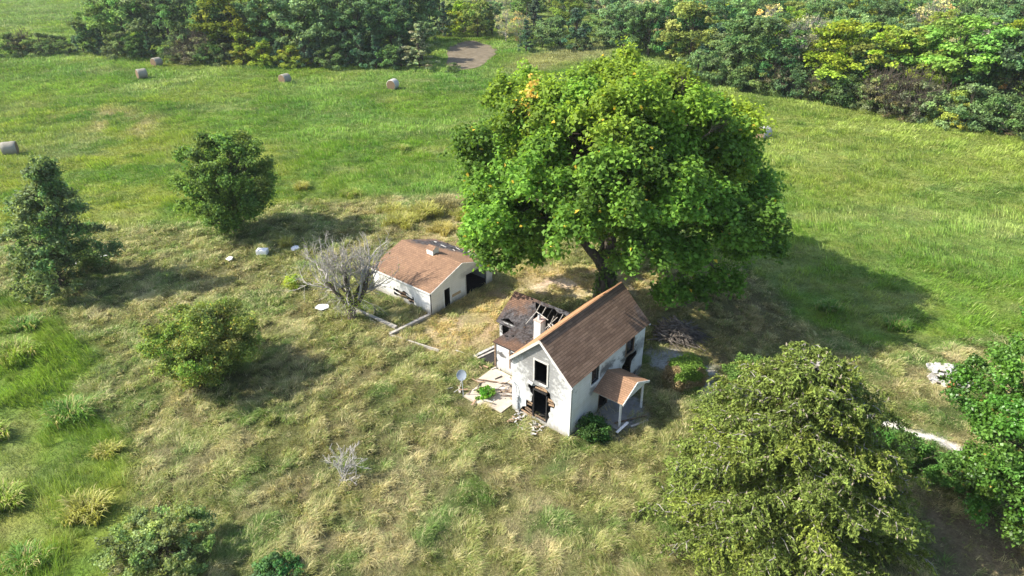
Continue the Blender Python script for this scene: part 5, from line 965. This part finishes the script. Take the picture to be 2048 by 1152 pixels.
# rubble pile by the glossy tree
rr = random.Random(17)
for i in range(95):
    a = rr.uniform(0, 6.28); q = math.sqrt(rr.random()); cx, cy = 33.8 + math.cos(a) * q * 1.6, 43.3 + math.sin(a) * q * 1.6; s = rr.uniform(.12, .42)
    V = []; n = rr.choice([4, 5, 5, 6])
    for zz in (-1, 1):
        for j in range(n): th_ = j * 6.283 / n + rr.uniform(-.2, .2); V.append((math.cos(th_) * s * rr.uniform(.7, 1.2), math.sin(th_) * s * rr.uniform(.6, 1.1), zz * s * .16 + rr.uniform(-.03, .03)))
    F = [tuple(range(n))[::-1], tuple(range(n, 2 * n))] + [(j, (j + 1) % n, n + (j + 1) % n, n + j) for j in range(n)]
    me = bpy.data.meshes.new('rubble_chunk'); me.from_pydata(V, [], F); br_ = i in (3, 19, 30)
    if br_: cx, cy = 33.0 + rr.random() * .4, 42.0
    o = link('rubble_chunk', me, None, M_orange if br_ else rr.choice([M_rub, M_rub, M_rub, M_curb])); o.location = (cx, cy, .10 + .85 * (1 - q) * rr.uniform(.6, 1)); o.rotation_euler = (rr.gauss(0, .4), rr.gauss(0, .4), rr.uniform(0, 6))
    tag(o, 'orange brick chunk at the near edge of the rubble pile' if br_ else 'broken pale concrete chunk in the rubble pile beside the glossy tree', 'rubble', 'chunks of the rubble pile')
# brush pile behind the house
rng = np.random.default_rng(19); P = []
for i in range(420):
    c = np.array([rng.normal(0, .75), rng.normal(0, .6), 0]); c[2] = .1 + max(0, 1.5 - .7 * np.hypot(c[0], c[1])) * rng.random(); a = rng.normal(-.75, .7); L_ = rng.uniform(.8, 2.6); d = np.array([math.cos(a), math.sin(a), rng.normal(0, .14)]) * L_ / 2
    if c[2] < .3: d[2] = abs(d[2]) * .3
    P.append((np.array([c - d, c + rng.normal(size=3) * .08, c + d]), np.array([.045, .034, .014]) * rng.uniform(.6, 1.5)))
v, f = tubes(P, 4); o = link('brush_pile', mesh_np('brush_pile', v, f), None, bark_mat('cut_brush_bark', (.045, .036, .028), (.25, .22, .19), 3)); o.location = (14.0, 48.9, 0); tag(o, 'heap of grey cut branches behind the square bush', 'brush pile')
# satellite dish
d = empty('satellite_dish', (-3.62, 41.05, 0), 0, label='grey satellite dish on a thin post left of the slabs', cat='satellite dish')
v, f = tubes([(np.array([(0, 0, -.1), (-.03, .0, 1.0), (-.08, .02, 1.75)]), np.full(3, .03))], 8); link('pole', mesh_np('dish_pole', v, f), d, M_metal)
n = 24; V, F = [(0, 0, 0)], []
for ri in range(1, 5):
    for j in range(n): q = .36 * ri / 4; V.append((math.cos(j * 6.283 / n) * q, math.sin(j * 6.283 / n) * q * 1.12, .55 * q * q))
for j in range(n): F.append((0, 1 + j, 1 + (j + 1) % n))
for ri in range(3):
    for j in range(n): F.append((1 + ri * n + j, 1 + (ri + 1) * n + j, 1 + (ri + 1) * n + (j + 1) % n, 1 + ri * n + (j + 1) % n))
me = bpy.data.meshes.new('dish'); me.from_pydata(V, [], F); o = link('reflector', me, d, M_dish); m = o.modifiers.new('thick', 'SOLIDIFY'); m.thickness = .02; o.location = (-.08, -.02, 1.9); o.rotation_euler = (R(62), 0, R(8))
beam('feed_arm', (-.08, -.05, 1.6), (-.06, -.42, 1.86), .025, .025, M_metal, d)
# hay bales
B = Mat('net_wrapped_hay', .85, .2); vv = B.coord(); nn = B.noise(B.mapping(vv, (14, 3, 3)), 2, 5, .7)
Bside = B.base(B.mixc(B.mr(B.noise(vv, 1.5, 4), .4, .65, 0, .6), B.ramp(nn, [(.3, (.17, .155, .12)), (.7, (.30, .275, .22))]), (.25, .235, .20)))
E_ = Mat('rolled_hay_end', .95, .1); vv = E_.coord(); sp = E_.n('ShaderNodeSeparateXYZ'); E_.l(vv, sp.inputs[0]); rad = E_.math('SQRT', E_.math('ADD', E_.math('POWER', sp.outputs[1], 2), E_.math('POWER', sp.outputs[2], 2)))
rn = E_.math('SINE', E_.math('ADD', E_.math('MULTIPLY', rad, 46), E_.math('MULTIPLY', E_.noise(vv, 4, 4), 6))); Bend = E_.base(E_.mixc(E_.mr(rn, -1, 1, 0, 1), (.22, .155, .095), (.11, .078, .048)))
Ww = Mat('white_net_wrap', .7, .3); Bw = Ww.base(Ww.mixc(Ww.noise(Ww.mapping(Ww.coord(), (12, 3, 3)), 2, 4), (.46, .44, .39), (.30, .285, .25)))
def bale_meshes():
    D, Lb, n = .88, .82, 40; V, F = [], []; rg = random.Random(4)
    prof = [(-Lb, D - .07), (-Lb + .05, D - .015), (-Lb * .5, D + .01), (0, D), (Lb * .5, D + .012), (Lb - .05, D - .015), (Lb, D - .07)]; m = len(prof)
    for j in range(n):
        for (a, q) in prof:
            th_ = j * 6.283 / n; q2 = q * (1 + rg.uniform(-.012, .012)); V.append((a, math.cos(th_) * q2, max(math.sin(th_) * q2, -D * .93)))
    for j in range(n):
        for i in range(m - 1): F.append((j * m + i, j * m + i + 1, ((j + 1) % n) * m + i + 1, ((j + 1) % n) * m + i))
    me = bpy.data.meshes.new('bale_roll'); me.from_pydata(V, [], F); me.polygons.foreach_set('use_smooth', [True] * len(F))
    ends = []
    for s_, i in ((-1, 0), (1, m - 1)):
        W_ = [V[j * m + i] for j in range(n)] + [(s_ * (Lb + .015), 0, 0)]; Fc = [((j, (j + 1) % n, n) if s_ < 0 else ((j + 1) % n, j, n)) for j in range(n)]
        e = bpy.data.meshes.new('bale_end'); e.from_pydata(W_, [], Fc); ends.append(e)
    return me, ends
bm_, be_ = bale_meshes(); first = None
for (bx, by, rz, s, lab, wt) in ((-73.3, 97.9, .42, 1.0, 'nearest round hay bale, at the left edge of the field', 0), (-78.0, 148.9, .75, 1.0, 'round hay bale lower left of the one against the hedgerow', 0), (-80.3, 161.0, 1.1, 1.0, 'round hay bale closest to the hedgerow', 0),
                             (-46.4, 143.9, 1.05, 1.0, 'round hay bale alone in the middle of the far field', 0), (-23.6, 139.0, 1.25, 1.0, 'white wrapped hay bale with its dark end towards the viewer', 1), (39.2, 105.8, .55, 1.0, 'round hay bale half hidden by the right side of the big tree', 1)):
    if first is None:
        root = first = empty('hay_bale', (0, 0, 0)); link('wrap', bm_, root, Bside)
        for e in be_: link('bale_end', e, root, Bend)
    else: root = copy_tree(first)
    if wt:
        for ch in root.children:
            if ch.name.startswith('wrap'): ch.data = ch.data.copy(); ch.data.materials.clear(); ch.data.materials.append(Bw)
    root.location = (bx, by, .88); root.rotation_euler.z = rz; root.scale = (s * 1.12, s * 1.12, s * 1.12); tag(root, lab, 'hay bale', 'round hay bales in the field')
# dry pond, its outline stretched in depth to span its image pixels
n = 60; rg = random.Random(5); ps = []
for j in range(n):
    a = j * 6.283 / n; q = 1 + .10 * math.sin(3 * a + 1) + .06 * math.sin(5 * a); ps.append((-10.4 + math.cos(a) * 6.0 * q, 175.5 + math.sin(a) * 18.5 * q))
PM = Mat('dry_cracked_pond_mud', .95, .1); vv = PM.coord(); a_ = PM.noise(vv, .5, 6, .7); b_ = PM.noise(vv, 3, 5, .7)
PM.base(PM.mixc(PM.mr(b_, .55, .75, 0, .6), PM.ramp(a_, [(.35, (.095, .076, .048)), (.65, (.175, .142, .095))]), (.28, .26, .22)))
o = slab('pond_bed', ps, .08, .25, PM.m, 'elongated dry grey brown pond bed at the hedgerow gap', 'pond', kind='structure')

# ------------------------------------------------------------------ the faint haze of the afternoon air
hz = boxes('haze', [(-1000, 1000, -260, 1600, -1.3, 45)], None); hm = bpy.data.materials.new('thin_air_haze'); hm.use_nodes = True; ht = hm.node_tree; ht.nodes.clear()
ho = ht.nodes.new('ShaderNodeOutputMaterial'); hv = ht.nodes.new('ShaderNodeVolumePrincipled'); hv.inputs['Density'].default_value = .00011; hv.inputs['Color'].default_value = (.93, .96, 1, 1); hv.inputs['Anisotropy'].default_value = .3
ht.links.new(hv.outputs[0], ho.inputs['Volume']); hz.data.materials.append(hm); hz['kind'] = 'stuff'
